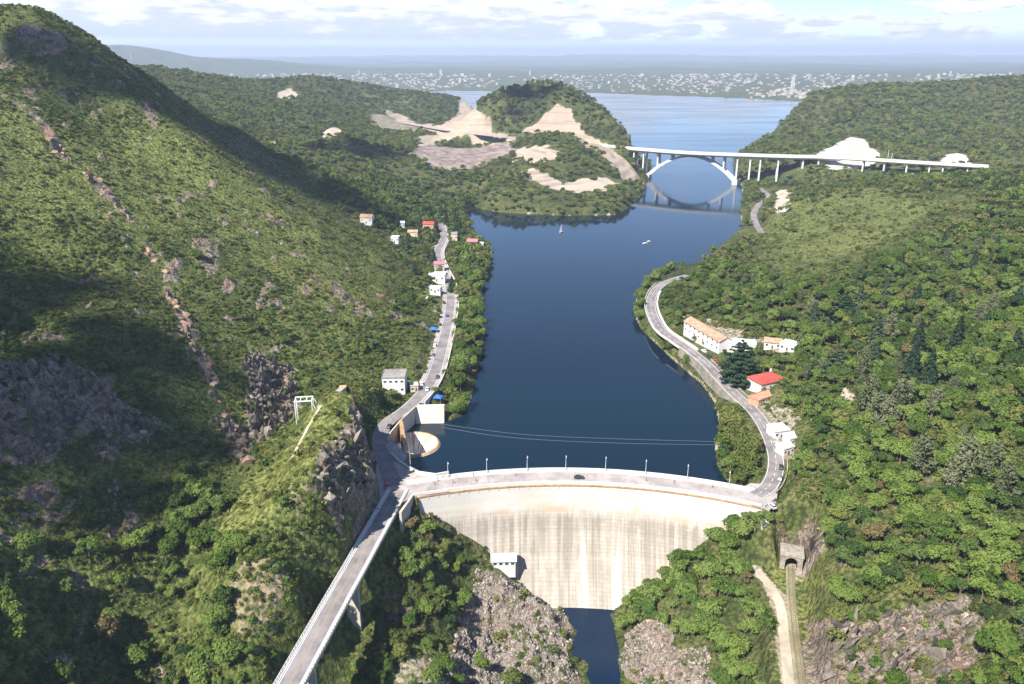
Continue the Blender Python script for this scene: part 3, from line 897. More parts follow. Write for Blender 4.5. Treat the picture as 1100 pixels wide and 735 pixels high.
S.view_settings.view_transform = 'Standard'
S.view_settings.look = 'None'
S.view_settings.exposure = 1.35
S.view_settings.gamma = 1.0
S.render.engine = 'CYCLES'
S.cycles.use_denoising = True
S.cycles.max_bounces = 5
S.cycles.diffuse_bounces = 2
S.cycles.glossy_bounces = 2
S.cycles.transmission_bounces = 2
S.cycles.volume_bounces = 0
S.cycles.transparent_max_bounces = 4
S.cycles.caustics_reflective = False
S.cycles.caustics_refractive = False

# lake and pool surfaces
def flat(name, pts, z, mat, kind='structure'):
    me = bpy.data.meshes.new(name)
    bm = bmesh.new()
    f = bm.faces.new([bm.verts.new((p[0], p[1], z)) for p in pts])
    bmesh.ops.triangulate(bm, faces=[f])
    bm.normal_update()
    for f in bm.faces:
        if f.normal.z < 0:
            f.normal_flip()
    bm.to_mesh(me)
    bm.free()
    me.materials.append(mat)
    o = bpy.data.objects.new(name, me)
    COL.objects.link(o)
    if kind:
        o['kind'] = kind
    return o


mid = [tuple(dam_pt(A1 + (A0 - A1) * k / 24, DR + DW - 1.5)[:2]) for k in range(25)]
lake_o = flat('lake', mid + [(-70, 268), (-3200, 268), (-3200, 5600), (3200, 5600), (3200, 268), (115, 262)], 0.0, M['water'])
# the lake leaves the spillway's mouth open
def cut_lake():
    fx, fy = px(444, 476, .9)
    bm = bmesh.new()
    outer = mid + [(-70, 268), (-3200, 268), (-3200, 5600), (3200, 5600), (3200, 268), (115, 262)]
    ring = [(fx + 12.3 * math.cos(2 * PI * k / 48), fy + 12.3 * math.sin(2 * PI * k / 48)) for k in range(48)]
    es = []
    for loop in (outer, ring):
        vs = [bm.verts.new((q[0], q[1], 0)) for q in loop]
        es += [bm.edges.new((vs[i], vs[(i + 1) % len(vs)])) for i in range(len(vs))]
    bmesh.ops.triangle_fill(bm, edges=es, use_beauty=True)
    bm.normal_update()
    for f in bm.faces:
        if f.normal.z < 0:
            f.normal_flip()
    bm.to_mesh(lake_o.data)
    bm.free()


cut_lake()
pc = np.mean(np.array(POND), 0)
flat('pool', [(pc[0] + (p[0] - pc[0]) * 1.35, pc[1] + (p[1] - pc[1]) * 1.25) for p in POND], -40.0, M['pond_water'])


def haze():
    N = NT('haze_air')
    v = N.n('ShaderNodeVolumePrincipled', {'Color': (.62, .72, .92), 'Density': HAZE_D, 'Anisotropy': .1})
    o = N.n('ShaderNodeOutputMaterial')
    N.t.links.new(v.outputs[0], o.inputs['Volume'])
    x, y0, y1, z0, z1 = 34000, -6000, 34000, -70, 430
    vs = [(sx, sy, sz) for sx in (-x, x) for sy in (y0, y1) for sz in (z0, z1)]
    me = bpy.data.meshes.new('haze')
    me.from_pydata(vs, [], [(0, 1, 3, 2), (4, 6, 7, 5), (0, 4, 5, 1), (2, 3, 7, 6), (0, 2, 6, 4), (1, 5, 7, 3)])
    me.materials.append(N.m)
    o = bpy.data.objects.new('haze', me)
    COL.objects.link(o)
    o['kind'] = 'stuff'


HAZE_D = 8e-5
haze()
# ------------------------------------------------------------------ mesh builder
class MB:
    def __init__(self):
        self.v, self.f, self.mi = [], [], []

    def add(self, verts, faces, mi=0):
        b = len(self.v)
        self.v += [tuple(p) for p in verts]
        self.f += [tuple(b + i for i in f) for f in faces]
        self.mi += [mi] * len(faces)
        return self

    def box(self, c, s, rz=0.0, mi=0, taper=1.0):
        x, y, z = s[0] / 2, s[1] / 2, s[2] / 2
        co, si = math.cos(rz), math.sin(rz)
        vs = []
        for sz in (-1, 1):
            k = taper if sz > 0 else 1
            for sx, sy in ((-1, -1), (1, -1), (1, 1), (-1, 1)):
                px_, py_ = sx * x * k, sy * y * k
                vs.append((c[0] + px_ * co - py_ * si, c[1] + px_ * si + py_ * co, c[2] + sz * z))
        return self.add(vs, [(3, 2, 1, 0), (4, 5, 6, 7), (0, 1, 5, 4), (1, 2, 6, 5), (2, 3, 7, 6), (3, 0, 4, 7)], mi)

    def tube(self, pts, r, n=6, mi=0, cap=True):
        P = [Vector(p) for p in pts]
        rs = r if isinstance(r, (list, tuple)) else [r] * len(P)
        vs, fs = [], []
        for i, p in enumerate(P):
            d = (P[min(i + 1, len(P) - 1)] - P[max(i - 1, 0)]).normalized()
            a = Vector((0, 0, 1)) if abs(d.z) < .9 else Vector((1, 0, 0))
            s = d.cross(a).normalized()
            t = s.cross(d)
            for k in range(n):
                q = 2 * PI * k / n
                vs.append(p + (s * math.cos(q) + t * math.sin(q)) * rs[i])
        for i in range(len(P) - 1):
            for k in range(n):
                fs.append((i * n + k, i * n + (k + 1) % n, (i + 1) * n + (k + 1) % n, (i + 1) * n + k))
        if cap:
            fs.append(tuple(range(n))[::-1])
            fs.append(tuple((len(P) - 1) * n + k for k in range(n)))
        return self.add(vs, fs, mi)

    def sweep(self, line, section, mi=0, close=True, cap=True):
        """section: (offset to the right, height) pairs carried along a 3D line"""
        P = [Vector(p) for p in line]
        m = len(section)
        vs, fs = [], []
        for i, p in enumerate(P):
            d = P[min(i + 1, len(P) - 1)] - P[max(i - 1, 0)]
            d.z = 0
            d.normalize()
            s = Vector((d.y, -d.x, 0))
            vs += [p + s * a + Vector((0, 0, b)) for a, b in section]
        for i in range(len(P) - 1):
            for k in range(m if close else m - 1):
                fs.append((i * m + k, i * m + (k + 1) % m, (i + 1) * m + (k + 1) % m, (i + 1) * m + k))
        if close and cap:
            fs.append(tuple(range(m)))
            fs.append(tuple((len(P) - 1) * m + k for k in range(m))[::-1])
        return self.add(vs, fs, mi)

    def prism(self, pts, z0, z1, mi=0):
        n = len(pts)
        vs = [(p[0], p[1], z0) for p in pts] + [(p[0], p[1], z1) for p in pts]
        fs = [tuple(range(n))[::-1], tuple(range(n, 2 * n))] + [(i, (i + 1) % n, n + (i + 1) % n, n + i) for i in range(n)]
        return self.add(vs, fs, mi)

    def build(self, name, mat, parent=None, smooth=False, bevel=0.0, fix=True):
        me = bpy.data.meshes.new(name)
        me.from_pydata(self.v, [], self.f)
        for m in (mat if isinstance(mat, (list, tuple)) else [mat]):
            me.materials.append(M[m] if isinstance(m, str) else m)
        me.polygons.foreach_set('material_index', self.mi)
        if fix:
            bm = bmesh.new()
            bm.from_mesh(me)
            bmesh.ops.recalc_face_normals(bm, faces=bm.faces)
            if bevel:
                bmesh.ops.bevel(bm, geom=list(bm.edges), offset=bevel, segments=2, affect='EDGES', clamp_overlap=True)
            bm.to_mesh(me)
            bm.free()
        if smooth:
            me.polygons.foreach_set('use_smooth', [True] * len(me.polygons))
        o = bpy.data.objects.new(name, me)
        COL.objects.link(o)
        o.parent = parent
        return o


def tag(o, label=None, cat=None, group=None, kind=None):
    for k, v in (('label', label), ('category', cat), ('group', group), ('kind', kind)):
        if v:
            o[k] = v
    return o


def thing(name, label, cat, loc=(0, 0, 0), rz=0.0, group=None):
    o = bpy.data.objects.new(name, None)
    COL.objects.link(o)
    o.location, o.rotation_euler = loc, (0, 0, rz)
    o.empty_display_size = 1.0
    return tag(o, label, cat, group)


def copy_tree(o, parent=None):
    c = o.copy()
    COL.objects.link(c)
    c.parent = parent
    for ch in [k for k in ALLKIDS.get(o.name, [])]:
        copy_tree(ch, c)
    return c


ALLKIDS = {}


def remember(root):
    ALLKIDS.clear()
    for o in bpy.data.objects:
        if o.parent is not None:
            ALLKIDS.setdefault(o.parent.name, []).append(o)


def offset_line(line, off, dz=0.0):
    out = []
    for i, p in enumerate(line):
        d = line[min(i + 1, len(line) - 1)] - line[max(i - 1, 0)]
        d = Vector((d.x, d.y, 0)).normalized()
        out.append(Vector((p.x + d.y * off, p.y - d.x * off, p.z + dz)))
    return out


def part_line(line, t0, t1):
    n = len(line) - 1
    return line[max(0, round(t0 * n)):round(t1 * n) + 1]


def ribbon(line, w0, w1, z):
    return MB().sweep(line, [(w0, z), (w1, z)], close=False)


# ------------------------------------------------------------------ dam
na = 72
arc = [A0 + (A1 - A0) * k / na for k in range(na + 1)]
dam = thing('arch_dam', 'tall curved cream concrete arch dam streaked with stains, holding back the lake', 'dam', dam_pt((A0 + A1) / 2, DR, -40))
off = -Vector(dam.location)


def dam_sweep(section, a_list=arc):
    m = MB()
    n = len(section)
    vs = [dam_pt(a, DR + r, z) + off for a in a_list for r, z in section]
    fs = [(i * n + k, i * n + (k + 1) % n, (i + 1) * n + (k + 1) % n, (i + 1) * n + k) for i in range(len(a_list) - 1) for k in range(n)]
    fs += [tuple(range(n)), tuple((len(a_list) - 1) * n + k for k in range(n))]
    return m.add(vs, fs)


wide = [A0 - .03] + arc + [A1 + .02]
dam_sweep([(DW, -16), (DW, 7.7), (0, 7.7), (-.5, 6.4), (-.9, 1), (-1.6, -5), (-3.5, -13), (-7, -22), (-13, -32), (-20, -42), (-20, -48), (DW - 2, -48)]).build('dam_wall', 'dam_concrete', dam)
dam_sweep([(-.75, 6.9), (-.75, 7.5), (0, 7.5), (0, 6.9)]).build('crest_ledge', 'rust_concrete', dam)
dam_sweep([(.35, 7.68), (DW - .35, 7.68), (DW - .35, 7.86), (.35, 7.86)]).build('crest_roadway', 'pink_paving', dam)
for r0, r1, h in ((-.25, .25, 1.0), (DW - .25, DW + .25, .95)):
    dam_sweep([(r0, 7.5), (r0, 7.86 + h), (r1, 7.86 + h), (r1, 7.5)], arc[:-2] if r0 > 0 else arc).build('parapet', 'pale_concrete', dam)
for r0, r1 in ((.5, 1.7), (DW - 1.9, DW - .5)):
    dam_sweep([(r0, 7.8), (r0, 8.0), (r1, 8.0), (r1, 7.8)]).build('footway', 'pale_concrete', dam)
for a in [A0 + (A1 - A0) * (k + .5) / 34 for k in range(34)]:
    p = dam_pt(a, DR - .35, 6.2) + off
    MB().box((p.x, p.y, p.z), (.5, .7, .9), -a).build('ledge_bracket', 'pale_concrete', dam)
# ------------------------------------------------------------------ roads and ground sheets
tag(ribbon(LEFT_ROAD, -3.6, 3.6, .02).build('left_lakeside_road', 'asphalt', fix=False), kind='structure')
rr_ = RIGHT_ROAD
tag(ribbon(rr_, -3.5, 3.5, .02).build('right_lakeside_road', 'asphalt', fix=False), kind='structure')
tag(ribbon(FAR_ROAD, -3.5, 3.5, .02).build('shore_road', 'asphalt', fix=False), kind='structure')
tag(MB().sweep(part_line(LEFT_ROAD, .36, 1), [(3.6, -.4), (3.6, .16), (5.6, .16), (5.6, -.4)]).build('lakeside_pavement', 'pink_paving'), kind='structure')
tag(MB().sweep(part_line(LEFT_ROAD, .42, .9), [(-3.6, -.4), (-3.6, .14), (-6.0, .14), (-6.0, -.4)]).build('hillside_pavement', 'pink_paving'), kind='structure')
pz = [px(u, v) for u, v in ((404, 500), (420, 489), (434, 500), (450, 510.5), (470, 513), (484, 511), (482, 528), (444, 533), (430, 541), (416, 545), (404, 536))]
jn = [px(u, v) for u, v in ((790, 537), (797, 524), (806, 519), (822, 520), (836, 524), (834, 540), (826, 549), (816, 545))]
tag(flat('junction_paving', jn, 7.952, M['pink_paving']), kind='structure')
tag(flat('plaza_paving', pz, 7.92, M['pink_paving']), kind='structure')
for nm, line, offs, col in (('right_road_markings', rr_, (-3.1, 3.1), 'white_line'),):
    mm = MB()
    for q in offs:
        mm.sweep(line, [(q - .08, .026), (q + .08, .026)], close=False)
    for i in range(0, len(line) - 1, 2):
        mm.sweep(line[i:i + 2], [(-.07, .026), (.07, .026)], close=False)
    tag(mm.build(nm, col, fix=False), kind='structure')
mm = MB()
for q in (-3.2, 3.2):
    mm.sweep(part_line(LEFT_ROAD, .3, 1), [(q - .08, .026), (q + .08, .026)], close=False)
tag(mm.build('left_road_markings', 'white_line', fix=False), kind='structure')
tag(ribbon(PATH, -1.7, 1.7, -.1).build('dirt_path', 'dirt_path', fix=False), kind='structure')
# highway on the ground, both sides of the viaduct
hw_far = part_line(HIGHWAY, 0, .42)
tag(ribbon(hw_far, -9.5, 9.5, .05).build('highway', 'pink_paving', fix=False), kind='structure')

# low wall along the lake side of the right road, retaining wall under it
o = tag(MB().sweep(offset_line(rr_[30:57], -4.3), [(-.25, -6.5), (-.25, .7), (.25, .7), (.25, -6.5)]).build('retaining_wall', 'stone_wall'),
        'weathered stone retaining wall rising from the lake under the right hand road', 'wall')
o = tag(MB().sweep(offset_line(rr_[52:90], -4.2), [(-.2, -.6), (-.2, .75), (.2, .75), (.2, -.6)]).build('parapet_wall', 'pale_concrete'),
        'low pale roadside wall round the hairpin bend beside the lake', 'wall')
tag(MB().sweep(offset_line(rr_[54:86], 4.6), [(-.6, -.6), (-.6, .9), (.6, .9), (.6, -.6)]).build('bank_wall', 'pale_concrete'),
    'pale bank wall on the hill side of the hairpin bend', 'wall')
tag(MB().sweep(offset_line(rr_[4:50], 4.7), [(-.2, -.6), (-.2, 1.0), (.2, 1.0), (.2, -.6)]).build('garden_wall', 'stone_wall'),
    'dark stone garden wall on the hill side of the right road below the houses', 'wall')
tag(MB().sweep(offset_line(part_line(LEFT_ROAD, .36, .95), 5.9), [(-.2, -3), (-.2, .9), (.2, .9), (.2, -3)]).build('lakeside_parapet', 'pale_concrete'),
    'pale parapet wall between the left lakeside road and the shore trees', 'wall')

# ------------------------------------------------------------------ road bridge leaving the dam
rb = thing('road_bridge', 'concrete road bridge with a yellow centre line running off below the dam', 'bridge', BRIDGE_ROAD[0])
bl = [p - BRIDGE_ROAD[0] for p in BRIDGE_ROAD]
MB().sweep(bl, [(-4.2, -1.2), (-4.2, .02), (4.2, .02), (4.2, -1.2), (2.8, -1.9), (-2.8, -1.9)]).build('deck', 'concrete', rb)
ribbon(bl, -3.25, 3.25, .05).build('carriageway', 'asphalt', rb, fix=False)
for q in (-.16, .16):
    ribbon(bl, q - .06, q + .06, .058).build('centre_line', 'yellow_line', rb, fix=False)
for q in (-2.95, 2.95):
    ribbon(bl, q - .08, q + .08, .058).build('edge_line', 'white_line', rb, fix=False)
for s in (-1, 1):
    MB().sweep(bl, [(s * 3.3, 0), (s * 3.3, .2), (s * 3.95, .2), (s * 3.95, 0)]).build('footway', 'pale_concrete', rb)
    rl = MB().sweep(offset_line(bl, s * 4.05), [(-.07, .8), (-.07, .95), (.07, .95), (.07, .8)])
    dense, acc = offset_line(bl, s * 4.05), 0.0
    for i in range(len(dense) - 1):
        a, b = dense[i], dense[i + 1]
        L = (b - a).length
        k = int(L / 2.0) + 1
        for j in range(k):
            q = a.lerp(b, j / k)
            rl.box((q.x, q.y, .42), (.22, .22, .8), math.atan2(b.y - a.y, b.x - a.x))
    rl.build('railing', 'white_metal', rb)
for t in (.42, .66, .9):
    i = int(t * (len(bl) - 1))
    p = BRIDGE_ROAD[i]
    d = (BRIDGE_ROAD[i + 1] - BRIDGE_ROAD[i - 1]).normalized()
    g = min(gz(p.x + d.y * 4, p.y - d.x * 4), gz(p.x - d.y * 4, p.y + d.x * 4), gz(p.x, p.y)) - 2 - p.z
    MB().box((bl[i].x, bl[i].y, (g - 1.9) / 2), (1.2, 4.6, -g - 1.9 + .1), math.atan2(d.y, d.x)).build('pier', 'concrete', rb)
w = dam_pt(A0 - .012, DR - .5)
# wing wall at the dam's end
wing = [Vector((*px(443, 533.5), 0)), Vector((*px(438, 541), 0)), Vector((*px(430, 552), 0))]
tag(MB().sweep([p + Vector((0, 0, 7.9)) for p in wing], [(-.5, -20), (-.5, .9), (.5, .9), (.5, -20)]).build('wing_wall', 'concrete'),
    'shaded concrete wing wall where the road bridge meets the dam', 'wall')

# ------------------------------------------------------------------ spillway on the lake's near corner
sx, sy = px(444, 476, .9)
sp = thing('funnel_spillway', 'round concrete funnel spillway with white water pouring over its rim', 'spillway', (sx, sy, 0))
prof = [(12.6, -9), (12.6, .35), (12.0, .9), (11.2, .75), (9.6, -.6), (7.6, -3.4), (5.6, -7.4), (4.4, -12), (4.2, -20)]
nseg = 64


def lathe(prof, n=nseg, wob=None):
    m = MB()
    k = len(prof)
    vs = [(math.cos(2 * PI * i / n) * r, math.sin(2 * PI * i / n) * r, z + (wob(i, j) if wob else 0)) for i in range(n) for j, (r, z) in enumerate(prof)]
    fs = [(i * k + j, i * k + j + 1, ((i + 1) % n) * k + j + 1, ((i + 1) % n) * k + j) for i in range(n) for j in range(k - 1)]
    return m.add(vs, fs)


lathe(prof).build('funnel_bowl', 'rust_concrete', sp, True)


def foam_mat():
    N = NT('falling_water')
    p = N.n('ShaderNodeTexCoord').outputs['Object']
    sep = N.n('ShaderNodeSeparateXYZ')
    N.set(sep.inputs[0], p)
    ang = N.math('ARCTAN2', sep.outputs[0], sep.outputs[1])
    v = N.n('ShaderNodeCombineXYZ')
    N.set(v.inputs[0], N.math('MULTIPLY', ang, 9.0))
    N.set(v.inputs[1], N.math('MULTIPLY', sep.outputs[2], .12))
    a = N.noise(v.outputs[0], 1.0, 4, .6)
    front = N.ramp(sep.outputs[1], 9.0, -3.0, .02, .42)
    c = N.mix(N.ramp(N.math('ADD', a, front), .48, .72), (.34, .20, .10), (.80, .80, .78))
    N.surf(c, .35, N.bump(a, .5, .15), .4)
    return N.m


M['falling_water'] = foam_mat()
lathe([(r, z + .08) for r, z in prof[3:8]], nseg).build('water_sheet', 'falling_water', sp, True)
lathe([(12.6, .1), (12.9, .1), (12.9, -3), (12.6, -3)]).build('outer_collar', 'concrete', sp, True)


def corner(u, v, z=8.0):
    return Vector((*px(u, v, z), z))


# basin walls of the intake beside the funnel: road edge wall, orange dividing pier, platform
beige = [corner(477, 437), corner(447, 437.5)]
w = MB()
a, b = beige
lean = Vector((0, -3.0, 0))
w.add([a, b, b + lean - Vector((0, 0, 9.5)), a + lean - Vector((0, 0, 9.5)), a + Vector((0, 3, 0)), b + Vector((0, 3, 0)), b + Vector((0, 3, -9.5)), a + Vector((0, 3, -9.5))],
      [(0, 1, 2, 3), (4, 5, 1, 0), (1, 5, 6, 2), (0, 3, 7, 4), (4, 7, 6, 5), (2, 6, 7, 3)])
tag(w.build('quay_wall', 'cream_wall'), 'leaning beige concrete quay wall facing the dam beside the funnel spillway', 'wall')
tag(MB().sweep([corner(447, 438), corner(431, 453), corner(420, 466), corner(417, 474)], [(0, -9), (0, .7), (.7, .7), (.7, -9)]).build('intake_wall', 'concrete'),
    'shaded concrete intake wall under the road edge by the spillway', 'wall')
tag(MB().sweep([corner(430.5, 453, 8), corner(433, 468, 8), corner(437, 487, 8)], [(-.9, -9.5), (-.9, .5), (.9, .5), (.9, -9.5)]).build('dividing_pier', 'rust_concrete'),
    'narrow orange stained dividing pier beside the funnel spillway', 'pier')
plat = thing('viewing_platform', 'pale viewing platform with railing above the spillway basin', 'platform', corner(424, 484))
pl = [corner(414, 478), corner(421, 474), corner(437, 487), corner(433, 498), corner(420, 492)]
pl = [p - Vector(plat.location) for p in pl]
MB().prism(pl, -.6, .05).build('platform_slab', 'pink_paving', plat)
for q in (1, 3):
    pass
rail = MB()
ring = pl[1:4]
for i in range(len(ring) - 1):
    rail.tube([ring[i] + Vector((0, 0, 1.0)), ring[i + 1] + Vector((0, 0, 1.0))], .06)
    for j in range(6):
        q = ring[i].lerp(ring[i + 1], j / 5)
        rail.tube([q, q + Vector((0, 0, 1.0))], .04)
rail.build('railing', 'galvanised', plat)
for q in (pl[2], pl[3]):
    MB().box((q.x * .9, q.y * .9, -5), (1.0, 1.0, 9)).build('support_column', 'concrete', plat)
tag(MB().sweep([corner(420, 488), corner(428, 496), corner(437, 502), corner(450, 508.5), corner(468, 511), corner(482, 508.5)], [(-.25, -9), (-.25, 1.0), (.35, 1.0), (.35, -9)]).build('curved_parapet', 'pale_concrete'),
    'curved pale parapet from the viewing platform round to the dam crest', 'wall')

# ------------------------------------------------------------------ floating lines across the lake
for pts, lab in ((((470, 455), (520, 462), (560, 466.5), (610, 469.5), (680, 472), (771, 474.5)), 'upper thin floating barrier line stretched across the dark lake'),
                 (((474, 459), (520, 466.5), (560, 471), (610, 474), (680, 476.5), (771, 478)), 'lower thin floating barrier line stretched across the dark lake')):
    ln = smooth_line([(*px(u, v, .05), .05) for u, v in pts], 8)
    tag(MB().tube(ln, .06, 5).build('floating_line', 'float_line'), lab, 'barrier')

# ------------------------------------------------------------------ lamps on the crest
lamp = thing('street_lamp', 'lamp', 'street lamp', (0, 0, 0), 0, 'lamp posts along the dam crest')
MB().tube([(0, 0, 0), (0, 0, .4), (0, 0, 7.4)], [.2, .16, .10], 8).build('pole', 'galvanised', lamp)
MB().box((0, 0, .2), (.5, .5, .4)).build('base', 'concrete', lamp)
MB().tube([(0, 0, 7.3), (0, -.6, 7.7), (0, -1.6, 7.8)], .07, 6).build('arm', 'galvanised', lamp)
hd = MB().box((0, -1.85, 7.76), (.42, .9, .2), 0, 0, .7).build('lamp_head', 'galvanised', lamp)
MB().box((0, -1.9, 7.64), (.3, .6, .06)).build('lamp_lens', 'lamp_glass', hd)
remember(lamp)
us = (441, 481, 523, 566, 608, 650, 693, 738, 783)
LAB = ['lamp post on the curved parapet beside the funnel spillway', 'first lamp post on the dam crest, beside the walkers', 'second lamp post on the dam crest from the spillway end', 'third lamp post on the dam crest from the spillway end',
       'lamp post on the dam crest just short of the dark car', 'lamp post on the dam crest just past the dark car', 'third lamp post on the dam crest from the wooded end', 'second lamp post on the dam crest from the wooded end', 'lamp post on the crest against the olive shore tree']
for i, u in enumerate(us):
    if i == 0:
        x, y = px(441, 503)
        rz = .9
    else:
        best = min(range(400), key=lambda k: abs(CX + FPX * dam_pt(A0 + (A1 - A0) * k / 399, DR + DW - .7).x / (dam_pt(A0 + (A1 - A0) * k / 399, DR + DW - .7).y * CP + (CAMZ - 8) * SP) - u))
        aa = A0 + (A1 - A0) * best / 399
        x, y, _ = dam_pt(aa, DR + DW - .9)
        rz = -aa
    o = lamp if i == 0 else copy_tree(lamp)
    o.location, o.rotation_euler = (x, y, 7.95), (0, 0, rz)
    o['label'] = LAB[i]
o = copy_tree(lamp)
x, y = px(821, 546)
o.location, o.rotation_euler = (x, y, 7.95), (0, 0, .4)
o['label'] = 'tall pale lamp post at the wooded end of the dam beside the stairs'
# ------------------------------------------------------------------ high arch bridge and viaduct
ab = thing('arch_bridge', 'long white highway bridge on a slender arch over the lake narrows', 'bridge', HIGHWAY[34])
O = Vector(ab.location)
i0, i1 = int(.40 * (len(HIGHWAY) - 1)), int(.78 * (len(HIGHWAY) - 1))
hl = [p - O for p in HIGHWAY[i0:i1 + 1]]
MB().sweep(hl, [(-10, -1.2), (-10, 0), (10, 0), (10, -1.2), (7.5, -3.7), (-7.5, -3.7)]).build('deck', 'bridge_white', ab)
ribbon(hl, -9.3, 9.3, .05).build('carriageway', 'asphalt', ab, fix=False)
for s in (-1, 1):
    MB().sweep(hl, [(s * 9.6, 0), (s * 9.6, 1.3), (s * 10.1, 1.3), (s * 10.1, 0)]).build('parapet', 'bridge_white', ab)
MB().sweep(hl, [(-.3, .05), (-.3, .9), (.3, .9), (.3, .05)]).build('median_barrier', 'pale_concrete', ab)


def hw_at(u):
    """point of the highway axis that lies on the sight line of column u"""
    best = None
    for i in range(len(HIGHWAY) - 1):
        for k in range(8):
            p = HIGHWAY[i].lerp(HIGHWAY[i + 1], k / 8)
            e = abs(CX + FPX * p.x / (p.y * CP + (CAMZ - p.z) * SP) - u)
            if best is None or e < best[0]:
                d = HIGHWAY[i + 1] - HIGHWAY[i]
                best = (e, p, math.atan2(d.y, d.x))
    return best[1], best[2]


pa, da = hw_at(698)
pb, db = hw_at(793)
ax = (pb - pa)
ax.z = 0
span = ax.length
ax.normalize()
sd = Vector((-ax.y, ax.x, 0))
base_z, rise = 4.0, 33.5


def arch_z(t):
    return base_z + rise * (1 - (2 * t - 1) ** 2)


for s in (-1, 1):
    m = MB()
    n = 40
    vs, fs = [], []
    for k in range(n + 1):
        t = k / n
        th = 2.6 + 1.6 * abs(2 * t - 1)
        c = pa + ax * span * t - O
        slope = rise * -4 * (2 * t - 1) / span
        nrm = Vector((-ax.x * slope, -ax.y * slope, 1)).normalized()
        c = Vector((c.x, c.y, arch_z(t) - O.z))
        for e, f in ((-1, -1), (1, -1), (1, 1), (-1, 1)):
            vs.append(c + sd * (s * 5.0 + e * 1.5) + nrm * f * th / 2)
    fs = [(k * 4 + j, k * 4 + (j + 1) % 4, k * 4 + 4 + (j + 1) % 4, k * 4 + 4 + j) for k in range(n) for j in range(4)] + [(0, 1, 2, 3), (n * 4, n * 4 + 1, n * 4 + 2, n * 4 + 3)]
    m.add(vs, fs).build('arch_rib', 'bridge_white', ab)
for t in (.1, .22, .35, .65, .78, .9):
    c = pa + ax * span * t - O
    MB().box((c.x, c.y, arch_z(t) - O.z), (1.6, 8.0, 1.6), math.atan2(ax.y, ax.x)).build('rib_brace', 'bridge_white', ab)
for p_, e in ((pa, 0), (pb, 1)):
    g = min(gz(p_.x, p_.y), base_z) - 4
    MB().box((p_.x - O.x, p_.y - O.y, (g + base_z) / 2 - O.z + .5), (9, 17, base_z - g + 3), math.atan2(ax.y, ax.x), 0, .8).build('arch_footing', 'pale_concrete', ab)


def pier(u, root, top_drop=3.0, wcol=1.8, sp_=6.0):
    p, ang = hw_at(u)
    s = Vector((-math.sin(ang), math.cos(ang), 0))
    t = (Vector((p.x, p.y, 0)) - Vector((pa.x, pa.y, 0))).dot(ax) / span
    for e in (-1, 1):
        q = p + s * e * sp_ / 2 * 1.6
        g = gz(q.x, q.y) - 2
        if 0.02 < t < .98 and root is ab:
            g = arch_z(t)
            q = pa + ax * span * t + sd * e * 5.0
        h = p.z - top_drop - g
        if h > .4:
            MB().box((q.x - root.location.x, q.y - root.location.y, g + h / 2 - root.location.z), (wcol, wcol * 1.2, h), ang, 0, .88).build('pier_column', 'bridge_white', root)
    MB().box((p.x - root.location.x, p.y - root.location.y, p.z - top_drop - .7 - root.location.z + .6), (wcol * 1.1, sp_ * 1.6 + 3, 1.4), ang).build('pier_cap', 'bridge_white', root)


for u in (656, 669, 683, 693.5, 708, 722, 765, 779, 793.5, 807, 818, 837, 862, 880):
    pier(u, ab, 3.7, 2.3)
# second viaduct on the right flank
vi = thing('hillside_viaduct', 'short white highway viaduct on thin piers along the far right hillside', 'bridge', HIGHWAY[-12])
V0 = Vector(vi.location)
j0 = int(.80 * (len(HIGHWAY) - 1))
vl = [p - V0 for p in HIGHWAY[i1:]]
MB().sweep(vl, [(-9.5, -.9), (-9.5, 0), (9.5, 0), (9.5, -.9), (6, -2.6), (-6, -2.6)]).build('deck', 'bridge_white', vi)
ribbon(vl, -9, 9, .05).build('carriageway', 'asphalt', vi, fix=False)
for s in (-1, 1):
    MB().sweep(vl, [(s * 9.1, 0), (s * 9.1, 1.3), (s * 9.6, 1.3), (s * 9.6, 0)]).build('parapet', 'bridge_white', vi)
for u in (929, 951, 975, 1000, 1014, 1040):
    pier(u, vi, 2.6)
# masts by the viaduct and on the far left hill
for u, v, h, lab in ((927, 156, 12, 'slim pale mast beside the white quarry cut'), (953, 170, 16, 'tall slim mast standing at the near end of the hillside viaduct'), (957, 171, 13, 'short slim mast beside a taller one at the viaduct'),
                     (141, 60, 60, 'thin lattice mast on the far blue hill')):
    p = hit_g(u, v + 4)
    mt = thing('mast', lab, 'mast', p)
    r = .35 if h < 30 else 1.6
    MB().tube([(0, 0, -1), (0, 0, h * .5), (0, 0, h)], [r, r * .8, r * .5], 6).build('pole', 'white_metal', mt)
    MB().box((0, 0, h), (r * 6, r, r)).build('crossbar', 'white_metal', mt)

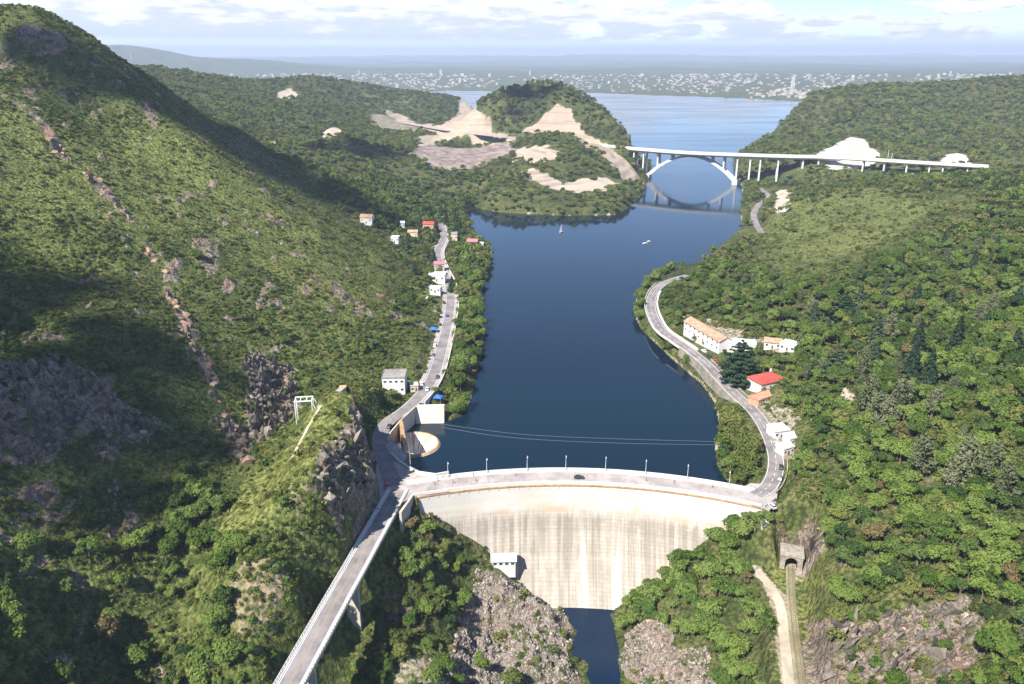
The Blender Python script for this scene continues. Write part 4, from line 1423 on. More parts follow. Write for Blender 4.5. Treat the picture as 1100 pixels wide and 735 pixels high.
# ------------------------------------------------------------------ houses
def house(name, label, c, rz, w, d, h, roof='flat', wall='white_wall', rmat='white_roof', cat='building', wins=3, group=None, over=.5, rh=None, door=True, storeys=1, sink=3.0, chim=False):
    """w along the local x axis, front looks towards local -y"""
    t = thing(name, label, cat, c, rz, group)
    m = MB().box((0, 0, (h - sink) / 2), (w, d, h + sink))
    rh = rh or d * .28
    if roof == 'gable':
        m.add([(-w / 2, -d / 2, h), (-w / 2, d / 2, h), (-w / 2, 0, h + rh), (w / 2, -d / 2, h), (w / 2, d / 2, h), (w / 2, 0, h + rh)], [(0, 2, 1), (3, 4, 5), (0, 3, 5, 2), (1, 2, 5, 4), (0, 1, 4, 3)])
    m.build('wall', wall, t)
    r = MB()
    W, D = w / 2 + over, d / 2 + over
    if roof == 'flat':
        r.box((0, 0, h + .16), (w + over, d + over, .3))
        for s in (-1, 1):
            r.box((0, s * (d / 2 + over / 2 - .12), h + .5), (w + over, .24, .4))
            r.box((s * (w / 2 + over / 2 - .12), 0, h + .5), (.24, d + over - .5, .4))
    elif roof == 'gable':
        k = rh * over / (d / 2)
        th = .28
        for s in (-1, 1):
            r.add([(-W, s * D, h - k), (W, s * D, h - k), (W, 0, h + rh + .02), (-W, 0, h + rh + .02), (-W, s * D, h - k + th), (W, s * D, h - k + th), (W, 0, h + rh + th), (-W, 0, h + rh + th)],
                  [(0, 1, 2, 3), (4, 5, 6, 7), (0, 1, 5, 4), (1, 2, 6, 5), (2, 3, 7, 6), (3, 0, 4, 7)])
    elif roof == 'hip':
        e = min(W * .7, D)
        r.add([(-W, -D, h), (W, -D, h), (W, D, h), (-W, D, h), (-W + e, 0, h + rh), (W - e, 0, h + rh), (-W, -D, h + .22), (W, -D, h + .22), (W, D, h + .22), (-W, D, h + .22)],
              [(3, 2, 1, 0), (0, 1, 7, 6), (1, 2, 8, 7), (2, 3, 9, 8), (3, 0, 6, 9), (6, 7, 5, 4), (7, 8, 5), (8, 9, 4, 5), (9, 6, 4)])
    ro = r.build('roof', rmat, t)
    if chim:
        MB().box((w * .22, d * .12, h + rh * .9), (.9, .9, 2.4)).build('chimney', wall, ro)
    for st in range(storeys):
        zc_ = (h / storeys) * (st + .56)
        hh = min(1.3, h / storeys * .45)
        for i in range(wins):
            x = (i + .5 - wins / 2) * w / wins
            if door and st == 0 and i == wins // 2:
                dd = MB().box((x, -d / 2 - .03, 1.05), (1.0, .1, 2.1)).build('door', 'door_wood', t)
                continue
            f = MB()
            for a, b in ((-1, 0), (1, 0), (0, -1), (0, 1)):
                f.box((x + a * .75, -d / 2 - .04, zc_ + b * hh / 2), (.12 if a else 1.62, .12, .12 if b else hh - .1))
            fo = f.build('window', 'white_metal', t)
            MB().box((x, -d / 2 - .012, zc_), (1.4, .06, hh - .12)).build('pane', 'glass', fo)
    return t


def between(u1, v1, u2, v2, z):
    a, b = Vector((*px(u1, v1, z), z)), Vector((*px(u2, v2, z), z))
    return a, b, (a + b) / 2, math.atan2(b.y - a.y, b.x - a.x), (b - a).length


# valve house at the dam's foot
p = hit_g(541, 614)
house('valve_house', 'small white house with pale pitched roof at the foot of the dam', (p.x, p.y + 1.5, -22.5), .04, 9.6, 5.0, 3.2, 'gable', 'white_wall', 'white_roof', wins=4, door=False, rh=1.6, sink=5)
# white control building beside the left road
a, b, c, rz, L = between(411, 421, 435, 421, 9)
house('control_building', 'tall white control building with grey flat roof on the left road', (c.x, c.y + 5, 8), .03, L, 11, 9, 'flat', 'white_wall', 'grey_roof', wins=4, storeys=2, door=True)
p = corner(445, 419)
house('guard_hut', 'tiny beige hut beside the white control building', (p.x, p.y, 7.8), .2, 4, 4, 3.2, 'flat', 'cream_wall', 'cream_wall', wins=2)
# frame gantry and block on the grassy spur
q = hit_g(328, 446)
fr = thing('steel_gantry', 'pale open steel gantry frame on the grassy spur', 'gantry', q, .12)
for sx_ in (-3.4, 3.4):
    for sy_ in (-2.2, 2.2):
        MB().tube([(sx_, sy_, -3), (sx_, sy_, 7.2)], .17, 6).build('leg', 'white_metal', fr)
fm = MB()
for sy_ in (-2.2, 2.2):
    fm.box((0, sy_, 7.3), (7.4, .34, .4))
for sx_ in (-3.4, -1.2, 1.2, 3.4):
    fm.box((sx_, 0, 7.32), (.3, 4.2, .36))
fm.build('top_frame', 'white_metal', fr)
bm_ = MB().tube([(-3.4, -2.2, 0), (-3.4, 2.2, 6.8)], .08, 5)
bm_.build('brace', 'white_metal', fr)
for q in ((7.2, -3.4, -1), (7.8, 1.0, -1)):
    MB().tube([(3.4, -2.2 if q[1] < 0 else 2.2, 6.8), q], .14, 5).build('stay', 'white_metal', fr)
a, b = hit_g(345, 437), hit_g(369, 420)
d = b - a
bk = thing('concrete_block', 'long slanting concrete block with orange cap on top of the spur', 'block', (a + b) / 2, math.atan2(d.y, d.x))
tilt = math.atan2(d.z, Vector((d.x, d.y)).length)
L = Vector((d.x, d.y)).length
MB().add([(-L / 2, -1.5, -L / 2 * math.tan(tilt) - 2), (L / 2, -1.5, L / 2 * math.tan(tilt) - 3), (L / 2, 1.5, L / 2 * math.tan(tilt) - 3), (-L / 2, 1.5, -L / 2 * math.tan(tilt) - 2),
          (-L / 2, -1.5, -L / 2 * math.tan(tilt) + .5), (L / 2, -1.5, L / 2 * math.tan(tilt) + 2.2), (L / 2, 1.5, L / 2 * math.tan(tilt) + 2.2), (-L / 2, 1.5, -L / 2 * math.tan(tilt) + .5)],
         [(3, 2, 1, 0), (4, 5, 6, 7), (0, 1, 5, 4), (1, 2, 6, 5), (2, 3, 7, 6), (3, 0, 4, 7)]).build('block_body', 'concrete', bk)
MB().box((L / 2 - 1.2, 0, L / 2 * math.tan(tilt) + 2.5), (3.2, 3.3, .7)).build('cap', 'rust_concrete', bk)
# footpath on the spur
fp = [hit_g(u, v) + Vector((0, 0, .12)) for u, v in ((346, 436), (341, 442), (334, 454), (327, 467), (320, 480), (313, 494))]
fp = smooth_line(fp, 6)
for p in fp:
    p.z = gz(p.x, p.y) + .15
tag(ribbon(fp, -.5, .5, .05).build('spur_footpath', 'dirt_path', fix=False), kind='structure')

# right shore buildings
a, b, c, rz, L = between(741, 350, 783, 375, 15)
house('long_inn', 'long white inn with terracotta roof on the slope above the lake road', (c.x, c.y + 3.0, 12), rz, L * .92, 9, 6.2, 'gable', 'white_wall', 'terracotta', wins=8, storeys=2, rh=2.2, sink=5)
for k, (u, v, uu, vv, lab, rm, hh) in enumerate(((783, 372, 813, 374, 'white flat roofed annex joining the terracotta inn', 'white_roof', 4.2), (822, 376, 840, 378, 'brown roofed wing behind the white annex', 'terracotta', 3.8), (841, 382, 857, 386, 'small white building highest beside the brown roofed wing', 'white_roof', 3.5))):
    a, b, c, rz, L = between(u, v, uu, vv, 16)
    house('annex_building', lab, (c.x, c.y + 3, gz(c.x, c.y + 3)), rz, L, 7.5, hh, 'flat' if k != 1 else 'gable', 'white_wall', rm, wins=3, rh=1.5)
a, b, c, rz, L = between(812, 415, 840, 409, 14)
house('villa', 'white villa with bright red hipped roof and chimney beside the lake road', (c.x, c.y + 4.5, 10), rz, L * .95, 11, 5.0, 'hip', 'white_wall', 'red_roof', wins=4, rh=3.4, chim=True, sink=5)
a, b, c, rz, L = between(811, 432, 834, 424, 11)
house('terrace_house', 'low orange walled terrace house below the red roofed villa', (c.x, c.y + 2.5, 8.2), rz, L, 6.5, 3.4, 'flat', 'orange_wall', 'terracotta', wins=4)
for u, v, uu, vv, lab, dd in ((829, 467, 845, 465, 'white flat canopy building nearest the orange terrace house', 7), (846, 476, 866, 471, 'white flat roofed shed set back uphill from the canopy buildings', 5), (839, 487, 850, 484, 'small white kiosk on the road edge below the shed', 5)):
    a, b, c, rz, L = between(u, v, uu, vv, 9.5)
    house('roadside_kiosk', lab, (c.x, c.y + 2, 8), rz, L, dd, 3.4, 'flat', 'white_wall', 'white_roof', wins=3)
# left shore settlement
for u, v, w_, d_, h_, rf, wm, rm, lab in (
        (470, 303, 13, 9, 4, 'flat', 'white_wall', 'white_roof', 'large white flat roofed market hall at the roadside on the left shore'),
        (468, 316, 8, 4, 3, 'flat', 'white_wall', 'white_roof', 'narrow white stall building just below the market hall'),
        (472, 291, 8, 6, 4, 'gable', 'cream_wall', 'pink_roof', 'cream cottage in the trees just above the market hall'),
        (395, 241, 12, 8, 5, 'gable', 'white_wall', 'terracotta', 'white house with tan roof alone on the wooded valley slope'),
        (431, 246, 7, 5, 4, 'gable', 'white_wall', 'white_roof', 'tiny white cottage deep in the valley trees'),
        (444, 257, 9, 6, 5, 'gable', 'cream_wall', 'terracotta', 'cream house with tan roof on the left hill foot'),
        (461, 248, 11, 7, 5, 'gable', 'orange_wall', 'red_roof', 'red roofed house among dark trees on the left shore'),
        (488, 259, 6, 11, 5, 'flat', 'cream_wall', 'grey_roof', 'pale flat roofed house end on among dark conifers'),
        (508, 266, 10, 7, 4, 'gable', 'white_wall', 'pink_roof', 'pink roofed lakeside house on the tree covered point'),
        (516, 268, 6, 5, 3.5, 'flat', 'white_wall', 'white_roof', 'white boathouse beside the pink roofed lakeside house'),
        (425, 262, 7, 5, 4, 'flat', 'white_wall', 'white_roof', 'small white block house low on the left hill')):
    p = hit_g(u, v)
    house('cottage', lab, (p.x, p.y, p.z + 1.5), random.uniform(-.2, .3), w_, d_, h_ + 1.0, rf, wm, rm, wins=3, cat='house')

# ------------------------------------------------------------------ awnings and gazebos
def gazebo(u, v, s, mat, lab, name='gazebo', h=2.6):
    p = hit_g(u, v)
    t = thing(name, lab, 'canopy', p, random.uniform(-.3, .3))
    for a in (-1, 1):
        for b in (-1, 1):
            MB().tube([(a * s * .46, b * s * .46, -.5), (a * s * .46, b * s * .46, h)], .06, 5).build('leg', 'galvanised', t)
    k = s / 2
    MB().add([(-k, -k, h), (k, -k, h), (k, k, h), (-k, k, h), (0, 0, h + s * .26), (-k, -k, h - .35), (k, -k, h - .35), (k, k, h - .35), (-k, k, h - .35)],
             [(0, 1, 4), (1, 2, 4), (2, 3, 4), (3, 0, 4), (0, 5, 6, 1), (1, 6, 7, 2), (2, 7, 8, 3), (3, 8, 5, 0)]).build('canopy', mat, t)


gazebo(471, 431, 4.2, 'blue_tarp', 'blue gazebo standing alone at the road edge near the quay wall')
gazebo(466, 357, 4.6, 'blue_tarp', 'blue gazebo on the hill side of the left road between trees')
gazebo(464, 312, 5, 'blue_tarp', 'blue awning leaning against the white market hall', 'awning')
gazebo(471, 314, 4, 'blue_tarp', 'smaller blue awning right in front of the market hall', 'awning')
gazebo(461, 323, 4, 'white_metal', 'white gazebo on the verge below the market hall')

# ------------------------------------------------------------------ tunnel, railway, stairs
tp = hit_g(848, 612)
ang = math.atan2(RAIL[0].y - RAIL[3].y, RAIL[0].x - RAIL[3].x) - PI / 2
tn = thing('tunnel_portal', 'old stone railway tunnel portal with arched opening under the road', 'tunnel', (RAIL[0].x, RAIL[0].y, RAIL[0].z), ang)
M['old_concrete'] = paint('old_concrete', (.27, .245, .2), .95, .3, .6, dirt=(.14, .12, .09))
W, Hh, r0, dpt = 4.0, 5.9, 2.2, 7.0
n = 14
arch = [(-r0, 0)] + [(-r0 * math.cos(PI * k / n), 3.0 + r0 * math.sin(PI * k / n)) for k in range(n + 1)] + [(r0, 0)]
outer = [(-W, 0)] + [(-W + (2 * W) * k / n, Hh) for k in range(n + 1)] + [(W, 0)]
m = MB()
for y0_ in (0, .9):
    pass
vs = [(x, 0, z - .6 if z == 0 else z) for x, z in arch] + [(x, 0, z - .6 if z == 0 else z) for x, z in outer]
vs += [(x, .9, z) for x, _, z in vs]
N_ = len(arch)
fs = []
for k in range(N_ - 1):
    fs += [(k, k + 1, N_ + k + 1, N_ + k), (2 * N_ + k, 3 * N_ + k, 3 * N_ + k + 1, 2 * N_ + k + 1), (k, 2 * N_ + k, 2 * N_ + k + 1, k + 1), (N_ + k, N_ + k + 1, 3 * N_ + k + 1, 3 * N_ + k)]
m.add(vs, fs).build('portal_wall', 'stone_wall', tn)
m = MB()
vs = [(x * .995, y_, z - .3) for y_ in (.9, 9.0) for x, z in arch]
m.add(vs, [(k, k + 1, N_ + k + 1, N_ + k) for k in range(N_ - 1)] + [tuple(N_ + k for k in range(N_))]).build('lining', 'tunnel_dark', tn)
MB().box((0, 3.6, Hh + .2), (2 * W + .6, 7.8, .5)).build('top_slab', 'old_concrete', tn)
for s in (-1, 1):
    MB().box((s * (W - .5), 4.2, Hh / 2), (1.0, 6.4, Hh)).build('side_wall', 'stone_wall', tn)
rt = thing('railway_track', 'single railway track leading out of the tunnel past the grass strip', 'railway', RAIL[0])
rl = [p - RAIL[0] for p in RAIL]
rl = [rl[0] + (rl[0] - rl[1]).normalized() * 6] + rl
bd = MB().sweep(rl, [(-1.6, -.3), (-1.1, -.02), (1.1, -.02), (1.6, -.3)])
bd.build('track_bed', 'ballast', rt)
sl_ = MB()
for i in range(1, len(rl) - 1):
    L = (rl[i + 1] - rl[i]).length
    for j in range(int(L / .9)):
        q = rl[i].lerp(rl[i + 1], j / int(L / .9))
        d = rl[i + 1] - rl[i]
        sl_.box((q.x, q.y, q.z - .02), (.22, 1.9, .1), math.atan2(d.y, d.x))
tag(sl_.build('sleepers', 'door_wood', rt), kind='stuff')
for s in (-.72, .72):
    MB().sweep(rl, [(s - .05, .08), (s - .05, .24), (s + .05, .24), (s + .05, .08)]).build('rail', 'rail_steel', rt)
# stairs down the dam's right end
a = Vector((*px(821, 548, 8), 8))
b = Vector((*px(822, 590, -6), -6))
stt = thing('concrete_stairs', 'steep concrete stairway down the bank at the wooded dam end', 'stairs', a)
d = b - a
nst = 34
m = MB()
ang = math.atan2(d.y, d.x)
for k in range(nst):
    q = d * ((k + .5) / nst)
    m.box((q.x, q.y, q.z - 1.0), (Vector((d.x, d.y)).length / nst + .05, 2.2, 2.0), ang)
m.build('steps', 'pale_concrete', stt)
sdv = Vector((-math.sin(ang), math.cos(ang), 0))
for s in (-1.3, 1.3):
    w = MB()
    o1, o2 = sdv * s, d + sdv * s
    w.add([o1 + Vector((0, 0, -3)), o2 + Vector((0, 0, -3)), o2 + Vector((0, 0, .9)), o1 + Vector((0, 0, .9))] + [p + sdv * .3 for p in (o1 + Vector((0, 0, -3)), o2 + Vector((0, 0, -3)), o2 + Vector((0, 0, .9)), o1 + Vector((0, 0, .9)))],
          [(0, 1, 2, 3), (7, 6, 5, 4), (0, 4, 5, 1), (1, 5, 6, 2), (2, 6, 7, 3), (3, 7, 4, 0)]).build('side_wall', 'concrete', stt)
# ------------------------------------------------------------------ cars
def make_car(label, mat, hatch=True, group=None):
    t = thing('parked_car', label, 'car', (0, 0, 0), 0, group)
    prof = [(-2.1, .35), (-2.12, .75), (-1.95, .95), (-.95, 1.02), (.95, 1.02), (1.9, .9), (2.12, .7), (2.12, .35)]
    n = len(prof)
    m = MB()
    vs = []
    for s, ins in ((-1, .86), (-.92, .0), (.92, 0), (1, .86)):
        pass
    rows = [(-.86, .04), (-.8, 0), (.8, 0), (.86, .04)]
    vs = [(x * (1 - e * .6), y, z - (e if z > .6 else -e)) for y, e in rows for x, z in prof]
    fs = [(r * n + k, r * n + (k + 1) % n, (r + 1) * n + (k + 1) % n, (r + 1) * n + k) for r in range(3) for k in range(n)] + [tuple(range(n))[::-1], tuple(3 * n + k for k in range(n))]
    m.add(vs, fs).build('body', mat, t)
    b = [(-1.75, 1.0), (1.15, 1.0)]
    top = [(-1.35, 1.46), (.35, 1.46)] if hatch else [(-.95, 1.44), (.3, 1.44)]
    if not hatch:
        b = [(-1.45, 1.0), (1.1, 1.0)]
    g = MB()
    vs = [(b[0][0], -.76, b[0][1]), (b[1][0], -.76, 1.0), (b[1][0], .76, 1.0), (b[0][0], .76, 1.0), (top[0][0], -.62, top[0][1]), (top[1][0], -.62, top[1][1]), (top[1][0], .62, top[1][1]), (top[0][0], .62, top[0][1])]
    g.add(vs, [(0, 1, 5, 4), (1, 2, 6, 5), (2, 3, 7, 6), (3, 0, 4, 7), (4, 5, 6, 7)]).build('window', 'glass', t)
    MB().box(((top[0][0] + top[1][0]) / 2, 0, 1.48), (top[1][0] - top[0][0] + .06, 1.27, .07)).build('roof_panel', mat, t)
    for x in (-1.3, 1.32):
        for s in (-1, 1):
            w = MB().tube([(x, s * .66, .33), (x, s * .88, .33)], .33, 12).build('wheel', 'tyre', t)
            MB().tube([(x, s * .875, .33), (x, s * .892, .33)], .19, 10).build('rim', 'galvanised', w)
    for s in (-1, 1):
        MB().box((2.09, s * .62, .68), (.1, .36, .16)).build('headlight', 'lamp_glass', t)
        MB().box((-2.1, s * .64, .78), (.08, .28, .18)).build('tail_light', 'car_red', t)
    return t


def car_on(u, v, line, lane, mat, label, group=None, hatch=True, flip=False, z=None):
    q = Vector((*px(u, v, 8), 8))
    best, d = None, None
    for i in range(len(line) - 1):
        e = (line[i] - q).length
        if best is None or e < best:
            best, d = e, line[i + 1] - line[i]
    c = make_car(label, mat, hatch, group)
    c.location = (q.x, q.y, z or 8.03)
    c.rotation_euler = (0, 0, math.atan2(d.y, d.x) + (PI if flip else 0) + lane)
    return c


dam_line = [dam_pt(a, DR + DW / 2) for a in arc]
car_on(622, 514, dam_line, 0, 'car_black', 'dark car driving alone along the middle of the dam crest', z=7.9)
car_on(416, 523, BRIDGE_ROAD, .5, 'car_red', 'bright red car parked under the cliff at the plaza edge', z=7.95)
for u, v, lane, mat, lab, hatch in ((418, 459, .1, 'car_black', 'black car parked on the bend beside the intake wall', True), (453, 413.5, .3, 'car_white', 'white car parked outermost beside the guard hut', True), (449, 417, .3, 'car_silver', 'silver car parked next to the guard hut', False),
                                    (459, 419, .2, 'car_white', 'white car stopped mid road across from the guard hut', False), (470, 406, 0, 'car_black', 'black car passing on the left road above the hut', True), (465, 382, .05, 'car_grey', 'grey car in the row along the hillside pavement, nearest the dam', True),
                                    (467, 372, .05, 'car_white', 'white car in the row along the hillside pavement', True), (480, 340, 0, 'car_blue', 'blue car driving on the left road by the shore trees', True), (477, 326, 0, 'car_black', 'black car farthest along the left road below the awnings', False)):
    car_on(u, v, LEFT_ROAD, lane, mat, lab, None, hatch)
for u, v, lane, mat, lab, hatch in ((839, 503, 0, 'car_black', 'black car in the tree shade at the right road edge', True), (838, 515, 0, 'car_grey', 'dark grey car parked nearest the dam on the right road', True), (827, 462, 0, 'car_white', 'white car parked by the white canopy on the right road', True),
                                    (833, 478, 0, 'car_silver', 'silver car parked between the kiosk and the road', False), (829, 545, 1.2, 'car_silver', 'silver car parked beside the stairs at the wooded dam end', True), (756, 378, 0, 'car_white', 'white car parked in front of the terracotta inn', True),
                                    (762, 383, 0, 'car_black', 'black car parked beside the big cedar below the inn', True), (768, 389, 0, 'car_red', 'red car parked under the big cedar', False)):
    car_on(u, v, RIGHT_ROAD, lane, mat, lab, None, hatch)

# ------------------------------------------------------------------ people: one continuous skinned body each
def make_person(shirt, trousers, stride, arm):
    J = [(0, 0, .95), (0, 0, 1.15), (0, .0, 1.38), (0, 0, 1.50), (0, .01, 1.58), (0, .03, 1.66), (0, .02, 1.74),
         (.10, stride * .1, .90), (.11, stride * .26, .50), (.11, stride * .34 - .05, .09), (.11, stride * .34 + .12, .04),
         (-.10, -stride * .1, .90), (-.11, -stride * .18, .50), (-.11, -stride * .38, .10), (-.11, -stride * .38 + .16, .04),
         (.19, 0, 1.40), (.24, -arm * .12, 1.14), (.25, arm * .1 + .06, .92), (.25, arm * .14 + .09, .82),
         (-.19, 0, 1.40), (-.24, arm * .12, 1.14), (-.25, -arm * .1 + .08, .92), (-.25, -arm * .12 + .11, .82)]
    R = [.135, .13, .15, .06, .055, .098, .07, .085, .062, .042, .035, .085, .062, .042, .035, .055, .042, .032, .03, .055, .042, .032, .03]
    E = [(0, 1), (1, 2), (2, 3), (3, 4), (4, 5), (5, 6), (0, 7), (7, 8), (8, 9), (9, 10), (0, 11), (11, 12), (12, 13), (13, 14), (2, 15), (15, 16), (16, 17), (17, 18), (2, 19), (19, 20), (20, 21), (21, 22)]
    me = bpy.data.meshes.new('figure')
    me.from_pydata(J, E, [])
    o = bpy.data.objects.new('figure', me)
    COL.objects.link(o)
    sk = o.modifiers.new('skin', 'SKIN')
    bpy.context.view_layer.update()
    for i, v in enumerate(me.skin_vertices[0].data):
        v.radius = (R[i], R[i] * (.75 if i in (0, 1, 2) else 1))
        v.use_root = i == 0
    ss = o.modifiers.new('sub', 'SUBSURF')
    ss.levels = ss.render_levels = 1
    dg = bpy.context.evaluated_depsgraph_get()
    body = bpy.data.meshes.new_from_object(o.evaluated_get(dg))
    bpy.data.objects.remove(o)
    body.materials.clear()
    for m_ in ('skin', shirt, trousers, 'hair'):
        body.materials.append(M[m_])
    for p in body.polygons:
        z, x = p.center.z, abs(p.center.x)
        p.material_index = 0 if z > 1.47 or (x > .2 and z < 1.15 and z > .7) else (1 if z > .95 else (2 if z > .09 else 3))
        p.use_smooth = True
    hair = bpy.data.meshes.new('hair')
    bm = bmesh.new()
    bmesh.ops.create_icosphere(bm, subdivisions=2, radius=.108, matrix=Matrix.Translation((0, 0, 1.725)) @ Matrix.Diagonal((.95, 1.05, .9, 1)))
    bmesh.ops.delete(bm, geom=[v for v in bm.verts if v.co.z < 1.70 and v.co.y > -.02], context='VERTS')
    bm.to_mesh(hair)
    bm.free()
    hair.materials.append(M['hair'])
    return body, hair


PM = [make_person(a, b, c, d) for a, b, c, d in (('shirt_white', 'trousers_navy', .8, 1), ('shirt_red', 'trousers_khaki', .0, .2), ('shirt_black', 'trousers_black', .9, 1), ('shirt_blue', 'trousers_khaki', .3, .5), ('shirt_yellow', 'trousers_navy', .6, .8))]
PEOPLE = [(467, 521.5, 2, 'person in dark clothes walking on the dam road nearest the plaza'), (470, 517, 3, 'person in a blue top at the crest parapet by the plaza'), (476, 513, 0, 'person in a white top walking along the crest parapet'),
          (487, 519.5, 2, 'person in black standing alone mid road at the plaza end of the crest'), (491, 513.5, 4, 'person in a yellow top looking over the crest parapet'), (508.5, 511.5, 2, 'person in black leaning toward the crest parapet'), (511, 517, 1, 'person in a red top crossing the crest road'),
          (434, 498, 3, 'person in a blue top by the curved spillway parapet'), (437, 500, 2, 'person in black by the curved spillway parapet'), (442, 505, 0, 'person in a white top by the curved spillway parapet'),
          (416, 508, 1, 'person in a red top in the open plaza'), (425, 515, 0, 'person in a white top crossing the plaza'), (554, 511, 4, 'person in a yellow top walking well along the dam crest'), (694, 517, 1, 'person in a red top on the crest past the car'), (724, 519, 2, 'person in black on the crest toward the wooded end'), (765, 524, 3, 'person in a blue top on the crest close to the shore trees')]
for i, (u, v, k, lab) in enumerate(PEOPLE):
    q = px(u, v, 8)
    z = 7.93
    p = bpy.data.objects.new('person', PM[k][0])
    COL.objects.link(p)
    p.location, p.rotation_euler = (q[0], q[1], z), (0, 0, random.uniform(0, 6.2))
    tag(p, lab, 'person')
    h = bpy.data.objects.new('hair', PM[k][1])
    COL.objects.link(h)
    h.parent = p

# ------------------------------------------------------------------ boats
def boat(u, v, lab, sail, L=6.0):
    q = px(u, v, 0)
    t = thing('sailboat' if sail else 'motorboat', lab, 'boat', (q[0], q[1], 0), random.uniform(.2, 1.2))
    n = 10
    m = MB()
    vs = []
    for k in range(n + 1):
        f = k / n
        w = L * .17 * (1 - max(0, f - .35) ** 2 * 2.3) if f < 1 else .02
        x = (f - .5) * L
        vs += [(x, -w, .7 + f * .25), (x, -w * .55, -.25), (x, w * .55, -.25), (x, w, .7 + f * .25)]
    fs = [(k * 4 + j, k * 4 + j + 1, k * 4 + 5 + j, k * 4 + 4 + j) for k in range(n) for j in range(3)] + [(0, 1, 2, 3), (n * 4, n * 4 + 3, n * 4 + 2, n * 4 + 1)]
    fs += [(k * 4 + 3, k * 4, k * 4 + 4, k * 4 + 7) for k in range(n)]
    m.add(vs, fs).build('hull', 'white_metal', t)
    if sail:
        MB().tube([(.3, 0, .5), (.3, 0, 9)], .07, 6).build('mast', 'galvanised', t)
        MB().add([(.2, 0, 1.4), (-2.8, .25, 1.5), (-1.6, .5, 4.2), (.2, 0, 8.8), (.2, .05, 1.4), (-2.8, .3, 1.5), (-1.6, .55, 4.2), (.2, .05, 8.8)], [(0, 1, 2, 3), (7, 6, 5, 4)]).build('sail', 'white_wall', t)
    else:
        MB().box((-.3, 0, 1.05), (1.8, 1.4, .8), 0, 0, .75).build('cabin', 'white_wall', t)
        MB().add([(.62, -.5, 1.0), (.62, .5, 1.0), (.4, .42, 1.42), (.4, -.42, 1.42), (.66, -.5, 1.0), (.66, .5, 1.0), (.44, .42, 1.42), (.44, -.42, 1.42)], [(0, 1, 2, 3), (7, 6, 5, 4)]).build('windscreen', 'glass', t)


boat(603, 249.5, 'small white sailboat alone on the open lake before the wooded point', True, 4.5)
boat(693, 262, 'white motorboat out on the lake toward the bridge, the larger of two', False, 5.5)
boat(697, 260, 'tiny white motorboat beside a larger one on the lake', False, 4)

# ------------------------------------------------------------------ town beyond the lake
for nm, col in (('town_white', (.33, .325, .315)), ('town_cream', (.34, .29, .23)), ('town_tile', (.26, .14, .10)), ('town_grey', (.26, .25, .24)), ('town_dark', (.12, .115, .11)), ('town_roof', (.31, .305, .30))):
    M[nm] = paint(nm, col, .85, .1, .05)
HM = ['town_white', 'town_cream', 'town_tile', 'town_grey', 'town_dark', 'town_roof']


def town_house(m, c, w, d, h, rz, mw, mr, gable):
    m.box((c[0], c[1], c[2] + h / 2 - 2), (w, d, h + 4), rz, mw)
    if gable:
        co, si = math.cos(rz), math.sin(rz)
        P = [(-w / 2, -d / 2, h), (w / 2, -d / 2, h), (w / 2, d / 2, h), (-w / 2, d / 2, h), (-w / 2, 0, h + d * .3), (w / 2, 0, h + d * .3)]
        m.add([(c[0] + x * co - y * si, c[1] + x * si + y * co, c[2] + z + .05) for x, y, z in P], [(0, 1, 5, 4), (2, 3, 4, 5), (1, 2, 5), (3, 0, 4)], mr)
    else:
        m.box((c[0], c[1], c[2] + h + .3), (w * 1.02, d * 1.02, .5), rz, mr)


tr = random.Random(11)
town = MB()
for k in range(4200):
    u = tr.uniform(235, 1090)
    v = 80 + 22 * tr.random() ** 1.2
    dens = .5 + .5 * math.sin(u * .031) * math.sin(u * .013 + 1)
    if 610 < u < 800 and v > 95 and tr.random() < .5 or tr.random() > .05 + .55 * dens:
        continue
    p = hit_g(u, v)
    if p.z < 2 or p.y < 3300 or p.y > 12000:
        continue
    s = p.y / 4500
    big = tr.random() < .035
    town_house(town, p, tr.uniform(7, 18) * s, tr.uniform(7, 12) * s, (tr.uniform(12, 30) if big else tr.uniform(3, 6)) * s, tr.uniform(-.5, .5), tr.choice((0, 0, 0, 1, 3)), tr.choice((2, 5, 5, 4, 2)), tr.random() < .5 and not big)
tag(town.build('distant_town', HM, fix=False), kind='stuff')
grp = 'houses on the headland across the lake'
for k in range(120):
    u, v = tr.uniform(806, 886), tr.uniform(94, 108)
    if v < 94 + abs(u - 850) * .22:
        continue
    p = hit_g(u, v)
    if p.z < 1.5 or p.y < 3300:
        continue
    m = MB()
    town_house(m, (0, 0, 0), tr.uniform(9, 18), tr.uniform(8, 12), tr.uniform(4, 9), 0, 0, 1, True)
    o = m.build('headland_house', [tr.choice(('town_white', 'town_white', 'town_cream')), tr.choice(('town_tile', 'town_roof', 'town_tile', 'town_grey'))], fix=False)
    o.location, o.rotation_euler = p, (0, 0, tr.uniform(-.5, .5))
    tag(o, 'small pale house among others on the headland across the big lake', 'house', grp)
p = hit_g(851, 96)
tw = thing('tower_block', 'tall slim white tower rising above the headland houses', 'tower', p)
MB().box((0, 0, 28), (15, 15, 60)).build('tower_shaft', 'white_wall', tw)
MB().box((0, 0, 60), (18, 18, 3)).build('tower_top', 'pale_concrete', tw)
MB().tube([(0, 0, 60), (0, 0, 78)], [2.2, .6], 6).build('antenna', 'white_metal', tw)
for z in range(6, 56, 6):
    MB().box((0, -7.55, z), (11, .3, 2.2)).build('window_band', 'glass', tw)

